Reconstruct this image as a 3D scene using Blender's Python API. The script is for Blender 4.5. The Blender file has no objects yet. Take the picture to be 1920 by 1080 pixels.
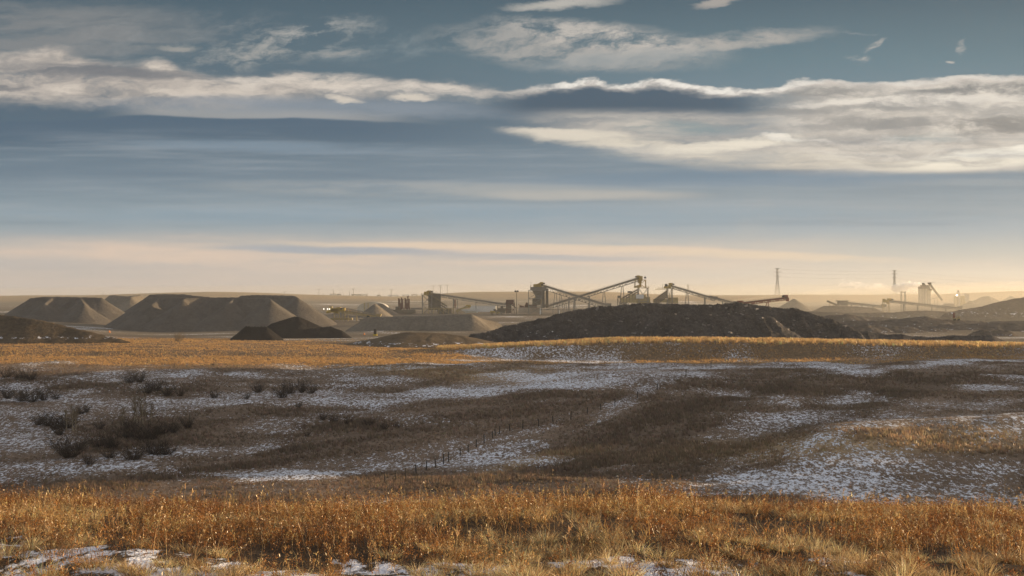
import bpy, math, random
import numpy as np
from mathutils import Vector

random.seed(7)
rng = np.random.default_rng(11)
C = bpy.context.scene.collection
scene = bpy.context.scene

# ---------------------------------------------------------------- camera
F = 2318.0            # focal length in photo pixels (photo is 1920 x 1080)
HY = 548.0            # photo row of the true horizon
cam_d = bpy.data.cameras.new('camera')
cam = bpy.data.objects.new('camera', cam_d)
C.objects.link(cam)
cam.location = (0, 0, 0)
cam.rotation_euler = (math.radians(90), 0, 0)
cam_d.sensor_width = 36.0
cam_d.lens = 36.0 * F / 1920.0
cam_d.shift_y = (HY - 540.0) / 1920.0
cam_d.clip_start = 0.1
cam_d.clip_end = 20000
scene.camera = cam

# ---------------------------------------------------------------- light
SUN_AZ = math.radians(76)      # to the right of the view direction
SUN_EL = math.radians(6.0)
sd = bpy.data.lights.new('sun', 'SUN')
sd.energy = 5.0
sd.angle = math.radians(0.5)
sd.color = (1.0, 0.74, 0.45)
sun = bpy.data.objects.new('sun', sd)
C.objects.link(sun)
sdir = Vector((math.sin(SUN_AZ) * math.cos(SUN_EL), math.cos(SUN_AZ) * math.cos(SUN_EL), math.sin(SUN_EL)))
sun.rotation_euler = (-sdir).to_track_quat('-Z', 'Y').to_euler()
sun.location = sdir * 500

scene.view_settings.view_transform = 'Standard'
scene.view_settings.look = 'None'
EXPO = 0.95
scene.view_settings.exposure = EXPO
scene.view_settings.gamma = 1.0
cy = scene.cycles
cy.volume_bounces = 14
cy.max_bounces = 16
cy.diffuse_bounces = 3
cy.transmission_bounces = 4
cy.transparent_max_bounces = 8
cy.use_denoising = True
cy.denoiser = 'OPENIMAGEDENOISE'
cy.denoising_input_passes = 'RGB_ALBEDO_NORMAL'
cy.sample_clamp_indirect = 6.0


def lin(c):
    r = []
    for v in c:
        v = v / 255.0
        r.append(v / 12.92 if v <= 0.04045 else ((v + 0.055) / 1.055) ** 2.4)
    return tuple(r)


# ---------------------------------------------------------------- world / sky
world = bpy.data.worlds.new('World')
scene.world = world
world.use_nodes = True
NT = world.node_tree
NT.nodes.clear()


class S:
    """a node socket (or number) with arithmetic"""
    def __init__(self, s): self.s = s
    def _m(self, op, *o, clamp=False):
        n = NT.nodes.new('ShaderNodeMath'); n.operation = op; n.use_clamp = clamp
        for k, a in enumerate((self,) + o):
            a = a.s if isinstance(a, S) else a
            if isinstance(a, (int, float)): n.inputs[k].default_value = a
            else: NT.links.new(a, n.inputs[k])
        return S(n.outputs[0])
    def __add__(self, o): return self._m('ADD', o)
    def __sub__(self, o): return self._m('SUBTRACT', o)
    def __mul__(self, o): return self._m('MULTIPLY', o)
    def __truediv__(self, o): return self._m('DIVIDE', o)
    __radd__ = __add__
    __rmul__ = __mul__
    def __rsub__(self, o): return S(o)._m('SUBTRACT', self) if not isinstance(o, S) else o - self
    def mx(self, o): return self._m('MAXIMUM', o)
    def mn(self, o): return self._m('MINIMUM', o)
    def ss(self, a, b, to0=0.0, to1=1.0):
        n = NT.nodes.new('ShaderNodeMapRange'); n.interpolation_type = 'SMOOTHSTEP'
        NT.links.new(self.s, n.inputs[0])
        if a > b: a, b, to0, to1 = b, a, to1, to0
        n.inputs[1].default_value = a; n.inputs[2].default_value = b
        n.inputs[3].default_value = to0; n.inputs[4].default_value = to1
        return S(n.outputs[0])


def noise(px, py, fx, fy, seed, detail=4.0, rough=0.55):
    cmb = NT.nodes.new('ShaderNodeCombineXYZ')
    NT.links.new((px * fx).s, cmb.inputs[0]); NT.links.new((py * fy).s, cmb.inputs[1])
    cmb.inputs[2].default_value = seed
    n = NT.nodes.new('ShaderNodeTexNoise')
    n.inputs['Scale'].default_value = 1.0
    n.inputs['Detail'].default_value = detail
    n.inputs['Roughness'].default_value = rough
    NT.links.new(cmb.outputs[0], n.inputs['Vector'])
    return S(n.outputs[0])


def mixc(a, b, f):
    n = NT.nodes.new('ShaderNodeMix'); n.data_type = 'RGBA'; n.clamp_factor = True
    if isinstance(f, S): NT.links.new(f.s, n.inputs[0])
    else: n.inputs[0].default_value = f
    for v, i in ((a, 6), (b, 7)):
        if isinstance(v, tuple): n.inputs[i].default_value = v + (1,)
        else: NT.links.new(v, n.inputs[i])
    return n.outputs[2]


SKY_STRENGTH = 0.1
SKY_DIV = SKY_STRENGTH * 2 ** EXPO
tc = NT.nodes.new('ShaderNodeTexCoord')
sep = NT.nodes.new('ShaderNodeSeparateXYZ')
NT.links.new(tc.outputs['Generated'], sep.inputs[0])
dx, dy, dz = S(sep.outputs[0]), S(sep.outputs[1]), S(sep.outputs[2])
dyc = dy.mx(0.12)
PX = dx / dyc * F + 960.0       # direction as a gnomonic map about north
PY = HY - dz / dyc * F
front = dy.ss(0.35, 0.75)

sky = NT.nodes.new('ShaderNodeTexSky')
sky.sky_type = 'NISHITA'
sky.sun_disc = False
sky.sun_elevation = SUN_EL
sky.sun_rotation = SUN_AZ
sky.air_density = 1.0
sky.dust_density = 1.5

c1 = noise(PX, PY, 1 / 230, 1 / 60, 3.1, 3) - 0.5
c2 = noise(PX, PY, 1 / 52, 1 / 19, 9.7, 9, 0.66) - 0.5
WY = PY + c1 * 30.0 + c2 * 26.0
WX = PX + (noise(PX, PY, 1 / 120, 1 / 45, 17.0, 4) - 0.5) * 90.0
SY = PY + c1 * 16.0 + c2 * 4.0     # smoother edge for stratus
T1 = noise(WX, WY, 1 / 105, 1 / 26, 5.5, 10, 0.64)        # cloud body texture
T2 = noise(WX, WY, 1 / 330, 1 / 30, 21.5, 6, 0.55)       # long streaks
T3 = noise(WX + WY * 1.1, WY, 1 / 70, 1 / 30, 33.0, 10, 0.66)


def ramp(stops, x, lo, hi):
    n = NT.nodes.new('ShaderNodeValToRGB')
    e = n.color_ramp.elements
    while len(e) > 1: e.remove(e[0])
    first = True
    for p, c in stops:
        t = (p - lo) / (hi - lo)
        if first: e[0].position = t; el = e[0]; first = False
        else: el = e.new(t)
        el.color = tuple(v / SKY_DIV for v in lin(c)) + (1,)
    n.color_ramp.interpolation = 'B_SPLINE' if False else 'EASE' if False else 'LINEAR'
    NT.links.new(((x - lo) / (hi - lo)).s, n.inputs[0])
    return n.outputs[0]


GY = PY + c1 * 14.0
gradL = ramp([(-900, (44, 62, 82)), (-300, (60, 84, 102)), (0, (68, 90, 105)), (90, (82, 103, 117)), (200, (86, 106, 122)), (260, (90, 112, 130)), (330, (113, 132, 147)),
              (400, (137, 155, 166)), (428, (149, 163, 171)), (478, (198, 189, 181)), (500, (186, 183, 181)),
              (530, (198, 188, 180)), (552, (208, 194, 180))], GY, -900, 560)
gradR = ramp([(-900, (46, 64, 82)), (-300, (62, 86, 102)), (0, (70, 93, 108)), (110, (96, 122, 135)), (200, (115, 137, 151)), (320, (124, 142, 156)), (400, (147, 161, 170)),
              (430, (156, 170, 179)), (478, (186, 187, 182)), (500, (196, 193, 184)), (530, (216, 204, 184)), (552, (226, 208, 178))], GY, -900, 560)
grad = mixc(gradL, gradR, PX.ss(300, 1750))
veil = PY.ss(-150, 480, 0.90, 0.98)
veil = veil * front
col = mixc(sky.outputs[0], grad, veil)


def put(mask, c, op=1.0):
    global col
    col = mixc(col, tuple(v / SKY_DIV for v in lin(c)), (mask * op))


def ell(cx, cyy, rx, ry, rot=0.0, soft=0.0, warp=True):
    X = (WX if warp else PX) - cx
    Y = (WY if warp else SY) - cyy
    a = math.radians(rot)
    u = (X * math.cos(a) + Y * math.sin(a)) / rx
    v = (Y * math.cos(a) - X * math.sin(a)) / ry
    return (u * u + v * v).ss(1.0, soft)


def curve(points, x):
    n = NT.nodes.new('ShaderNodeFloatCurve')
    cm = n.mapping; cv = cm.curves[0]
    pts = [((p + 200) / 2320.0, v / 600.0) for p, v in points]
    pts = [(0.0, pts[0][1])] + pts + [(1.0, pts[-1][1])]
    cv.points[0].location = pts[0]; cv.points[1].location = pts[-1]
    for p in pts[1:-1]: cv.points.new(*p)
    for p in cv.points: p.handle_type = 'AUTO'
    cm.update()
    n.inputs[0].default_value = 1.0
    NT.links.new(((x + 200.0) / 2320.0).s, n.inputs[1])
    return S(n.outputs[0]) * 600.0


# -- thin high wisps
wisp = T3.ss(0.42, 0.70)
put(ell(60, 65, 420, 85) * T2.ss(0.35, 0.62), (140, 140, 140), 0.70)
put(ell(330, 70, 380, 70) * wisp, (150, 152, 152), 0.45)
put(ell(500, 92, 200, 45, -14) * wisp, (178, 175, 168), 0.75)
put(ell(600, 62, 150, 34, -10) * wisp, (172, 172, 168), 0.65)
put(ell(700, 88, 170, 40) * T3.ss(0.40, 0.75), (150, 158, 160), 0.5)
put(ell(335, 88, 50, 9) * T1.ss(0.35, 0.6), (172, 168, 160), 0.6)
put(ell(640, 98, 70, 9) * T1.ss(0.4, 0.6), (172, 170, 165), 0.6)
# -- cirrus fan right of the middle
put(ell(1090, 88, 330, 56, 3) * T3.ss(0.33, 0.62), (178, 174, 168), 0.85)
put(ell(1130, 70, 250, 30, 8) * T3.ss(0.40, 0.62), (206, 198, 188), 0.75)
put(ell(1340, 80, 260, 20, -6) * T1.ss(0.30, 0.6), (186, 180, 172), 0.8)
put(ell(1180, 108, 230, 22, -4) * T2.ss(0.3, 0.6), (160, 164, 164), 0.7)
put(ell(1050, 8, 130, 15, -4) * T1.ss(0.28, 0.5), (188, 184, 176), 0.9)
put(ell(1345, 4, 60, 10, -12) * T1.ss(0.3, 0.5), (178, 170, 162), 0.8)
for (a, b, rx_, ry_, rt) in ((1604, 108, 26, 8, 6), (1642, 84, 26, 8, -28), (1802, 88, 9, 15, 12), (1772, 117, 9, 3, 0), (1600, 60, 40, 3, 0)):
    put(ell(a, b, rx_ * 1.3, ry_ * 1.3, rt) * T3.ss(0.36, 0.62) * T1.ss(0.25, 0.55), (196, 190, 182), 0.85 if rx_ < 30 else .3)

# -- the long main band, left half
top = curve([(-150, 105), (0, 104), (60, 92), (110, 88), (180, 112), (250, 122), (300, 112), (345, 134), (410, 144), (480, 147), (540, 138), (610, 152),
             (700, 151), (770, 157), (850, 160), (905, 166), (960, 168), (1010, 160), (1060, 155), (1110, 149), (1145, 160), (1250, 156), (1330, 168),
             (1400, 170), (1460, 163), (1520, 151), (1600, 153), (1700, 156), (1780, 150), (1920, 146), (2050, 140)], PX)
dtop = WY - top                       # pixels below the upper edge of the band
inband = dtop.ss(-5, 9)
# dark slate shelf under the band
put((SY - top).ss(10, 40) * PY.ss(320, 205) * PX.ss(1560, 1250), (76, 98, 116), 0.55)
botL = curve([(-150, 182), (0, 185), (200, 186), (450, 188), (560, 178), (700, 172), (850, 172), (960, 173)], PX)
bodyL = dtop.ss(-9, 16) * (WY - botL).ss(22, -18) * PX.ss(1010, 900)
put(bodyL * T1.ss(0.24, 0.50), (178, 170, 162), 0.92)
put(bodyL * T1.ss(0.44, 0.66), (214, 203, 190), 0.9)
put(ell(180, 134, 250, 17, 4) * T2.ss(0.30, 0.5), (106, 112, 120), 0.85)
put(ell(10, 160, 90, 11) * T2.ss(0.3, 0.5), (112, 116, 122), 0.7)
put((WY - top).ss(-5, 8) * (WY - top).ss(34, 10) * PX.ss(1000, 880) * PX.ss(330, 460) * T1.ss(0.28, 0.62), (220, 210, 198), 0.8)
put(ell(600, 150, 120, 20) * T1.ss(0.3, 0.55), (216, 205, 192), 0.8)
put(ell(600, 202, 520, 26, 1, warp=False) * T2.ss(0.28, 0.62), (142, 152, 162), 0.75)
shelf = curve([(-150, 222), (150, 222), (280, 214), (380, 219), (480, 220), (590, 221), (680, 226), (800, 232), (950, 240)], PX)
put((SY - shelf).ss(-1, 5) * (SY - shelf).ss(70, 12) * PX.ss(960, 560), (80, 102, 121), 0.8)
put((SY - shelf).ss(2, -3) * (SY - shelf).ss(-26, -4) * PX.ss(860, 600) * PX.ss(170, 330), (166, 166, 164), 0.65)
put(ell(648, 183, 46, 9, 5), (214, 204, 190), 0.9)
put(ell(772, 184, 60, 8, 0), (216, 206, 192), 0.9)
put(ell(300, 198, 200, 12) * T1.ss(0.35, 0.6), (168, 164, 160), 0.5)

# -- the main band, right half: slate body with a silver lining, then pale cloud
put(inband * (SY - 214).ss(12, -16) * PX.ss(870, 1010) * PX.ss(1560, 1330), (72, 92, 109), 0.92)
low = curve([(850, 262), (930, 262), (1020, 262), (1150, 284), (1230, 302), (1400, 322), (1600, 328), (1760, 322), (1920, 318)], PX)
fieldR = PX.ss(930, 1120) * (SY - low).ss(10, -18) * (SY - 206).ss(-10, 26)
fieldR2 = inband * PX.ss(1380, 1560) * (SY - low).ss(8, -14)
put(fieldR * T2.ss(0.22, 0.55), (176, 172, 166), 0.9)
put(fieldR2, (170, 166, 160), 0.9)
put(fieldR2 * T1.ss(0.40, 0.66), (226, 217, 204), 0.85)
put(fieldR * T2.ss(0.44, 0.68), (218, 209, 195), 0.75)
put(ell(1262, 238, 150, 18, 3) * T2.ss(0.62, 0.36), (132, 152, 156), 0.8)
put(ell(1745, 258, 120, 12) * T2.ss(0.60, 0.36), (150, 166, 166), 0.6)
put(ell(1860, 166, 190, 18, -2) * T1.ss(0.66, 0.38), (112, 116, 118), 0.8)
put(ell(1550, 172, 110, 11) * T1.ss(0.66, 0.40), (140, 140, 138), 0.7)
put(ell(1655, 232, 120, 12) * T2.ss(0.66, 0.40), (142, 142, 140), 0.75)
put(ell(1850, 236, 150, 22, -3) * T1.ss(0.66, 0.36), (128, 128, 126), 0.75)
put(ell(1560, 206, 200, 10, -2) * T2.ss(0.66, 0.38), (146, 146, 144), 0.7)
put(ell(1690, 190, 300, 12, -2) * T1.ss(0.30, 0.55), (232, 224, 212), 0.8)
put(ell(1130, 262, 230, 21, 6) * T2.ss(0.30, 0.55), (226, 216, 198), 0.85)
put(ell(1030, 246, 110, 12, 4) * T1.ss(0.30, 0.5), (222, 212, 196), 0.85)
put(ell(1380, 272, 210, 14, -4) * T1.ss(0.28, 0.55), (238, 228, 210), 0.9)
put(ell(1465, 260, 60, 6, 4), (244, 236, 222), 0.9)
put(ell(1540, 262, 26, 5), (226, 218, 206), 0.8)
put(ell(1500, 302, 430, 22, 2, warp=False) * T2.ss(0.28, 0.6), (224, 214, 196), 0.8)
put(ell(1850, 298, 220, 22, -5, warp=False) * T2.ss(0.32, 0.55), (250, 240, 220), 0.95)
put(ell(1890, 282, 130, 10, -6) * T1.ss(0.3, 0.5), (250, 242, 226), 0.9)
# silver lining
rim = dtop.ss(-6, 3) * dtop.ss(19, 5) * PX.ss(880, 980) * T1.ss(0.22, 0.5)
put(rim, (208, 200, 190), 0.75)
put(dtop.ss(-5, 1) * dtop.ss(11, 3) * PX.ss(960, 1060) * T3.ss(0.36, 0.58) * PX.ss(1560, 1420, 0.45, 1.0), (246, 240, 230), 0.9)

# -- stratus streaks lower down
TL = noise(PX + c1 * 120.0, PY, 1 / 620, 1 / 34, 51.0, 6, 0.6)
mid = (SY - 228).ss(0, 40) * PY.ss(455, 420)
put(mid * TL.ss(0.46, 0.70), (168, 176, 182), 0.38)
put(mid * TL.ss(0.52, 0.30), (88, 110, 130), 0.28)
put(ell(1420, 420, 60, 60, warp=False) * T3.ss(0.35, 0.65), (184, 180, 172), 0.22)
put(ell(540, 276, 390, 15, 1, warp=False) * T2.ss(0.25, 0.6), (128, 147, 162), 0.7)
put(ell(860, 358, 560, 22, 1, warp=False) * T2.ss(0.25, 0.6), (164, 168, 168), 0.8)
put(ell(1100, 366, 260, 14, 0, warp=False) * T2.ss(0.25, 0.6), (182, 180, 174), 0.7)
put(ell(1800, 342, 260, 9, 0, warp=False), (156, 164, 168), 0.5)
put(ell(1400, 335, 500, 20, 0, warp=False), (106, 134, 156), 0.5)
put(ell(960, 405, 1300, 26, 0, warp=False) * T2.ss(0.3, 0.65), (136, 160, 176), 0.5)
# -- peach bank above the horizon with its slate strip
peach = (PY + c1 * 34.0 + c2 * 6.0 - 455).ss(-22, 18) * PY.ss(560, 470) * PX.ss(1750, 1150)
put(peach * TL.ss(0.25, 0.60) * T2.ss(0.2, 0.6), (228, 203, 182), 0.85)
put(ell(960, 462, 560, 9, 1, warp=False) * T2.ss(0.2, 0.5), (232, 208, 182), 0.7)
put(ell(640, 469, 290, 10, 1, warp=False), (154, 166, 178), 0.85)
put(ell(980, 482, 330, 9, 1, warp=False) * T2.ss(0.2, 0.5), (166, 172, 178), 0.8)
put(ell(150, 508, 360, 20, 0, warp=False) * T2.ss(0.35, 0.6), (178, 178, 176), 0.6)
put(ell(1450, 480, 340, 10, 2, warp=False) * T2.ss(0.3, 0.6), (228, 207, 180), 0.75)
put(ell(1700, 500, 420, 20, -1, warp=False) * T2.ss(0.3, 0.6), (206, 196, 182), 0.6)
put(ell(1850, 530, 420, 14, 0, warp=False) * T2.ss(0.3, 0.6), (226, 204, 176), 0.7)
put(ell(1100, 512, 500, 16, 0, warp=False) * T2.ss(0.34, 0.62), (194, 190, 182), 0.6)

# broken cloud added over the unseen sky, behind and above, to raise ambient light
AX = dx / dz.mx(0.06); AY = dy / dz.mx(0.06)
over = noise(AX, AY, 0.8, 0.8, 2.2, 5).ss(0.30, 0.60)
general = mixc(sky.outputs[0], tuple(v / SKY_DIV for v in lin((186, 186, 191))), over * dz.ss(0.0, 0.08) * 0.85)
high = dz.ss(0.34, 0.24)
final = mixc(general, col, front * high)
bg = NT.nodes.new('ShaderNodeBackground')
bg.inputs[1].default_value = SKY_STRENGTH
wo = NT.nodes.new('ShaderNodeOutputWorld')
NT.links.new(final, bg.inputs[0]); NT.links.new(bg.outputs[0], wo.inputs[0])
world.cycles.sampling_method = 'MANUAL'
world.cycles.sample_map_resolution = 512


# ---------------------------------------------------------------- numpy noise
_perm = np.random.default_rng(5).random((256, 256)).astype(np.float32)


def vnoise(x, y):
    xi = np.floor(x).astype(np.int64); yi = np.floor(y).astype(np.int64)
    fx = (x - xi).astype(np.float32); fy = (y - yi).astype(np.float32)
    fx = fx * fx * (3 - 2 * fx); fy = fy * fy * (3 - 2 * fy)
    a = _perm[xi & 255, yi & 255]; b = _perm[(xi + 1) & 255, yi & 255]
    c = _perm[xi & 255, (yi + 1) & 255]; d = _perm[(xi + 1) & 255, (yi + 1) & 255]
    return (a * (1 - fx) + b * fx) * (1 - fy) + (c * (1 - fx) + d * fx) * fy


def fbm(x, y, o=4, g=0.5):
    s = 0; a = 1; t = 0
    for k in range(o):
        s = s + a * vnoise(x * (2.03 ** k) + 17.3 * k, y * (2.03 ** k) + 5.1 * k); t += a; a *= g
    return s / t - 0.5


def sst(x, a, b):
    t = np.clip((x - a) / (b - a), 0, 1)
    return t * t * (3 - 2 * t)


# ---------------------------------------------------------------- terrain height
# columns = photo column of the direction, rows = distance; values = photo row the ground has there
PCOL = np.arange(-2000, 3921, 10.0)
KEYS = [
    (150, [(-900, 940), (0, 932), (300, 928), (600, 926), (900, 922), (1200, 912), (1500, 908), (1920, 905), (2800, 900)]),
    (180, [(-900, 872), (0, 874), (300, 874), (600, 870), (900, 862), (1200, 850), (1500, 838), (1920, 824), (2800, 800)]),
    (215, [(-900, 815), (0, 814), (300, 815), (600, 810), (900, 797), (1200, 782), (1500, 770), (1920, 764), (2800, 740)]),
    (250, [(-900, 762), (0, 760), (300, 763), (600, 763), (900, 757), (1200, 738), (1500, 732), (1920, 734), (2800, 715)]),
    (290, [(-900, 715), (0, 716), (300, 717), (600, 721), (900, 718), (1200, 703), (1500, 700), (1920, 702), (2800, 690)]),
    (330, [(-900, 686), (0, 687), (300, 688), (600, 691), (900, 690), (1200, 685), (1500, 684), (1750, 680), (1920, 676), (2800, 668)]),
    (345, [(-900, 678), (0, 679), (300, 680), (600, 683), (900, 683), (1200, 681), (1500, 680), (1750, 675), (1920, 672), (2800, 665)]),
    (372, [(-900, 667), (0, 668), (300, 669), (600, 672), (830, 670), (950, 679), (1200, 681), (1500, 680), (1750, 677), (1920, 673), (2800, 658)]),
    (384, [(-900, 657), (0, 658), (300, 659), (600, 662), (760, 664), (860, 664), (950, 672), (1200, 673), (1500, 672), (1750, 670), (1920, 668), (2800, 650)]),
    (394, [(-900, 653), (0, 654), (300, 655), (600, 658), (760, 660), (860, 654), (950, 650), (1150, 641), (1280, 640), (1500, 643), (1750, 647), (1920, 651), (2800, 645)]),
    (401, [(-900, 651), (0, 652), (300, 653), (600, 656), (760, 658), (860, 651), (950, 647), (1150, 637.5), (1280, 636.5), (1500, 639.5), (1750, 644), (1920, 647), (2800, 642)]),
    (412, [(-900, 647), (0, 648), (300, 649), (600, 652), (760, 656), (860, 652), (950, 648), (1150, 638), (1280, 637), (1500, 640), (1750, 644), (1920, 647), (2800, 640)]),
    (430, [(-900, 643), (0, 645), (300, 645), (600, 648), (760, 654), (860, 655), (950, 653), (1150, 648), (1280, 648), (1500, 648), (1750, 648), (1920, 648), (2800, 638)]),
    (460, [(-900, 638), (0, 640), (300, 641), (600, 644), (760, 648), (950, 648), (1920, 646), (2800, 630)]),
    (520, [(-900, 632), (0, 634), (300, 635), (600, 636), (1920, 637), (2800, 622)]),
    (700, [(-900, 606), (0, 607), (300, 623), (600, 616), (760, 612), (1920, 612), (2800, 600)]),
    (900, [(-900, 590), (0, 590), (300, 592), (600, 590), (900, 588), (1200, 589), (1500, 594), (1920, 590), (2800, 580)]),
    (1100, [(-900, 578), (0, 577), (400, 577), (600, 578), (900, 578), (1200, 579), (1500, 580), (1920, 578), (2800, 565)]),
    (1300, [(-900, 569), (0, 569), (400, 567), (640, 569), (900, 567), (1200, 569), (1500, 572), (1920, 569), (2800, 555)]),
    (1450, [(-900, 561), (0, 560), (200, 558), (400, 553), (560, 554), (640, 556), (760, 559), (830, 557), (900, 551), (1100, 551), (1250, 558), (1500, 562), (1800, 562), (1920, 556), (2800, 545)]),
    (1560, [(-900, 556), (0, 555), (180, 554), (300, 548.5), (400, 547), (500, 550), (640, 554), (700, 556.5), (770, 557), (820, 552), (870, 548), (950, 547.5), (1060, 547), (1140, 547), (1210, 551), (1260, 554), (1330, 555.5), (1600, 555.5), (1760, 554.5), (1830, 548), (1920, 545), (2200, 540), (2800, 535)]),
    (1800, [(-900, 556), (0, 555), (180, 554.5), (300, 550), (400, 548.5), (500, 551), (640, 554), (700, 556.5), (770, 557), (870, 549), (950, 548.5), (1140, 548.5), (1260, 554), (1330, 553.5), (1600, 552.5), (1760, 552), (1830, 548.5), (1920, 546), (2200, 542), (2800, 537)]),
    (2300, [(-900, 556), (0, 556), (400, 551), (700, 557), (870, 552), (1300, 555), (1600, 554), (1920, 549), (2800, 545)]),
    (3300, [(-900, 557), (0, 557), (700, 557), (1300, 556), (1920, 551), (2800, 549)]),
]
_D = [0, 5, 8, 10.5, 13, 15, 17.5, 22, 40, 80, 120]
_Z = []
tilt = np.interp(PCOL, [-2000, 0, 600, 1200, 1920, 3900], [0.05, 0.02, -0.06, 0.02, -0.14, -0.5])
for d_, z_ in zip(_D, (-1.68, -1.72, -1.86, -2.06, -2.33, -2.64, -3.3, -4.9, -11.0, -18.6, -22.4)):
    _Z.append(z_ + tilt * min(1.0, d_ / 13.0))
for d_, pts in KEYS:
    py_ = np.interp(PCOL, [p[0] for p in pts], [p[1] for p in pts])
    k_ = np.ones(9) / 9
    py_ = np.convolve(np.pad(py_, 4, mode='edge'), k_, mode='valid')
    _D.append(d_); _Z.append((HY - py_) / F * d_)
_D = np.array(_D, float); _Z = np.array(_Z)
_h = np.diff(_D)[:, None]; _s = np.diff(_Z, axis=0) / _h
_m = np.zeros_like(_Z)
_m[0] = _s[0]; _m[-1] = _s[-1]
same = (_s[:-1] * _s[1:]) > 0
w1 = 2 * _h[1:] + _h[:-1]; w2 = _h[1:] + 2 * _h[:-1]
with np.errstate(all='ignore'):
    hm = (w1 + w2) / (w1 / _s[:-1] + w2 / _s[1:])
_m[1:-1] = np.where(same, hm, 0)


def base_z(px, d):
    px = np.clip(px, PCOL[0], PCOL[-1] - 0.01); d = np.clip(d, 0, _D[-1] - 0.01)
    ci = (px - PCOL[0]) / 10.0; c0 = np.floor(ci).astype(int); cf = ci - c0
    k = np.clip(np.searchsorted(_D, d, side='right') - 1, 0, len(_D) - 2)
    h = _D[k + 1] - _D[k]; t = (d - _D[k]) / h
    h00 = 2 * t ** 3 - 3 * t ** 2 + 1; h10 = t ** 3 - 2 * t ** 2 + t; h01 = -2 * t ** 3 + 3 * t ** 2; h11 = t ** 3 - t ** 2
    r = 0
    for c, w in ((c0, 1 - cf), (c0 + 1, cf)):
        r = r + w * (h00 * _Z[k, c] + h10 * h * _m[k, c] + h01 * _Z[k + 1, c] + h11 * h * _m[k + 1, c])
    return r


SX, SYY = math.sin(SUN_AZ), math.cos(SUN_AZ)


def polar(x, y):
    a = np.arctan2(x, y); r = np.hypot(x, y)
    ac = np.clip(a, -0.85, 0.85)
    return 960 + F * np.tan(ac), r * np.cos(ac), a


def ground(x, y, fine=True):
    x = np.asarray(x, float); y = np.asarray(y, float)
    px, d, a = polar(x, y)
    z = base_z(px, d)
    back = np.clip((np.abs(a) - 0.85) / (math.pi - 0.85), 0, 1)
    zb = 0.5 * (base_z(np.full_like(d, -1900.0), d) + base_z(np.full_like(d, 3800.0), d))
    z = z * (1 - back) + zb * back
    # unseen hill added right of the frame, crest shaped to shade the valley
    U = SX * x + SYY * y; V = -SYY * x + SX * y
    H = np.interp(V, [20, 60, 84, 132, 139, 145, 161, 167, 174, 300, 326, 346, 362, 400, 460, 700], [-30, 0, 34, 32, 12, 3, 3, 12, 32, 31, 28, -3, -10, -16, -20, -30])
    across = np.exp(-((U - 415) / 72.0) ** 2)
    hill = (H + 26) * across
    z = np.maximum(z, np.where(hill > 1.0, -26 + hill, -99)) if not fine else np.where((-26 + hill) > z, -26 + hill, z)
    z = z + 1.3 * fbm((x * .87 - d * .5) / 15, (x * .5 + d * .87) / 120, 3) * sst(px, 650, 950) * sst(d, 130, 170) * (1 - sst(d, 325, 360))
    z = z + 3.2 * sst(px, 1390, 1570) * np.exp(-((d - 178) / 17.0) ** 2) * (1 - sst(px, 2600, 3400))
    # relief
    z = z + fbm(x / 26, y / 26, 3) * sst(d, 100, 200) * (1 - sst(d, 330, 372)) * 2.6
    z = z + fbm(x / 6.5, y / 6.5, 3) * 0.55 * sst(d, 60, 150) * (1 - sst(d, 420, 520))
    z = z + fbm(x / 55, y / 55, 4) * (1.6 + 3.0 * sst(px, 1450, 1650)) * sst(d, 520, 620) * (1 - sst(d, 1300, 1450))
    z = z + fbm(x / 1.3, y / 1.3, 3) * 0.20 * (1 - sst(d, 30, 60))
    z = z + fbm(x / 90, y / 90, 4) * 2.0 * sst(d, 1350, 1480)
    return z


def gz(x, y): return float(ground(np.array([x]), np.array([y]))[0])


def hit(px, py, lo=135.0, hi=460.0):
    """where the view ray of photo pixel (px, py) meets the ground"""
    d = np.linspace(lo, hi, 1400)
    x = (px - 960) / F * d
    s = HY - F * ground(x, d) / d
    i = np.argmax(s <= py)
    if s[i] > py: i = len(d) - 1
    return float(x[i]), float(d[i]), float(ground(x[i:i + 1], d[i:i + 1])[0])


def at(px, py, d):
    return Vector(((px - 960) / F * d, d, (HY - py) / F * d))


def prop(o, label=None, cat=None, group=None, kind=None):
    if label: o['label'] = label
    if cat: o['category'] = cat
    if group: o['group'] = group
    if kind: o['kind'] = kind
    return o


def link_mesh(name, V, Fc, mats, parent=None, smooth=False, attrs=None, mat_idx=None):
    me = bpy.data.meshes.new(name)
    V = np.asarray(V, np.float32)
    if isinstance(Fc, np.ndarray):
        n, k = Fc.shape
        me.vertices.add(len(V)); me.vertices.foreach_set('co', V.ravel())
        me.loops.add(n * k); me.loops.foreach_set('vertex_index', Fc.astype(np.int32).ravel())
        me.polygons.add(n)
        me.polygons.foreach_set('loop_start', np.arange(0, n * k, k, dtype=np.int32))
        me.polygons.foreach_set('loop_total', np.full(n, k, np.int32))
        if smooth: me.polygons.foreach_set('use_smooth', np.ones(n, bool))
        me.update(calc_edges=True)
    else:
        me.from_pydata([tuple(v) for v in V], [], Fc)
        if smooth: me.polygons.foreach_set('use_smooth', np.ones(len(me.polygons), bool))
    for nme, arr in (attrs or {}).items():
        arr = np.asarray(arr, np.float32)
        if arr.ndim == 2:
            a = me.attributes.new(nme, 'FLOAT_COLOR', 'POINT')
            if arr.shape[1] == 3: arr = np.concatenate([arr, np.ones((len(arr), 1), np.float32)], 1)
            a.data.foreach_set('color', arr.ravel())
        else:
            a = me.attributes.new(nme, 'FLOAT', 'POINT'); a.data.foreach_set('value', arr)
    for m in (mats if isinstance(mats, (list, tuple)) else [mats]): me.materials.append(m)
    if mat_idx is not None: me.polygons.foreach_set('material_index', np.asarray(mat_idx, np.int32))
    o = bpy.data.objects.new(name, me); C.objects.link(o)
    if parent is not None: o.parent = parent
    return o


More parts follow.
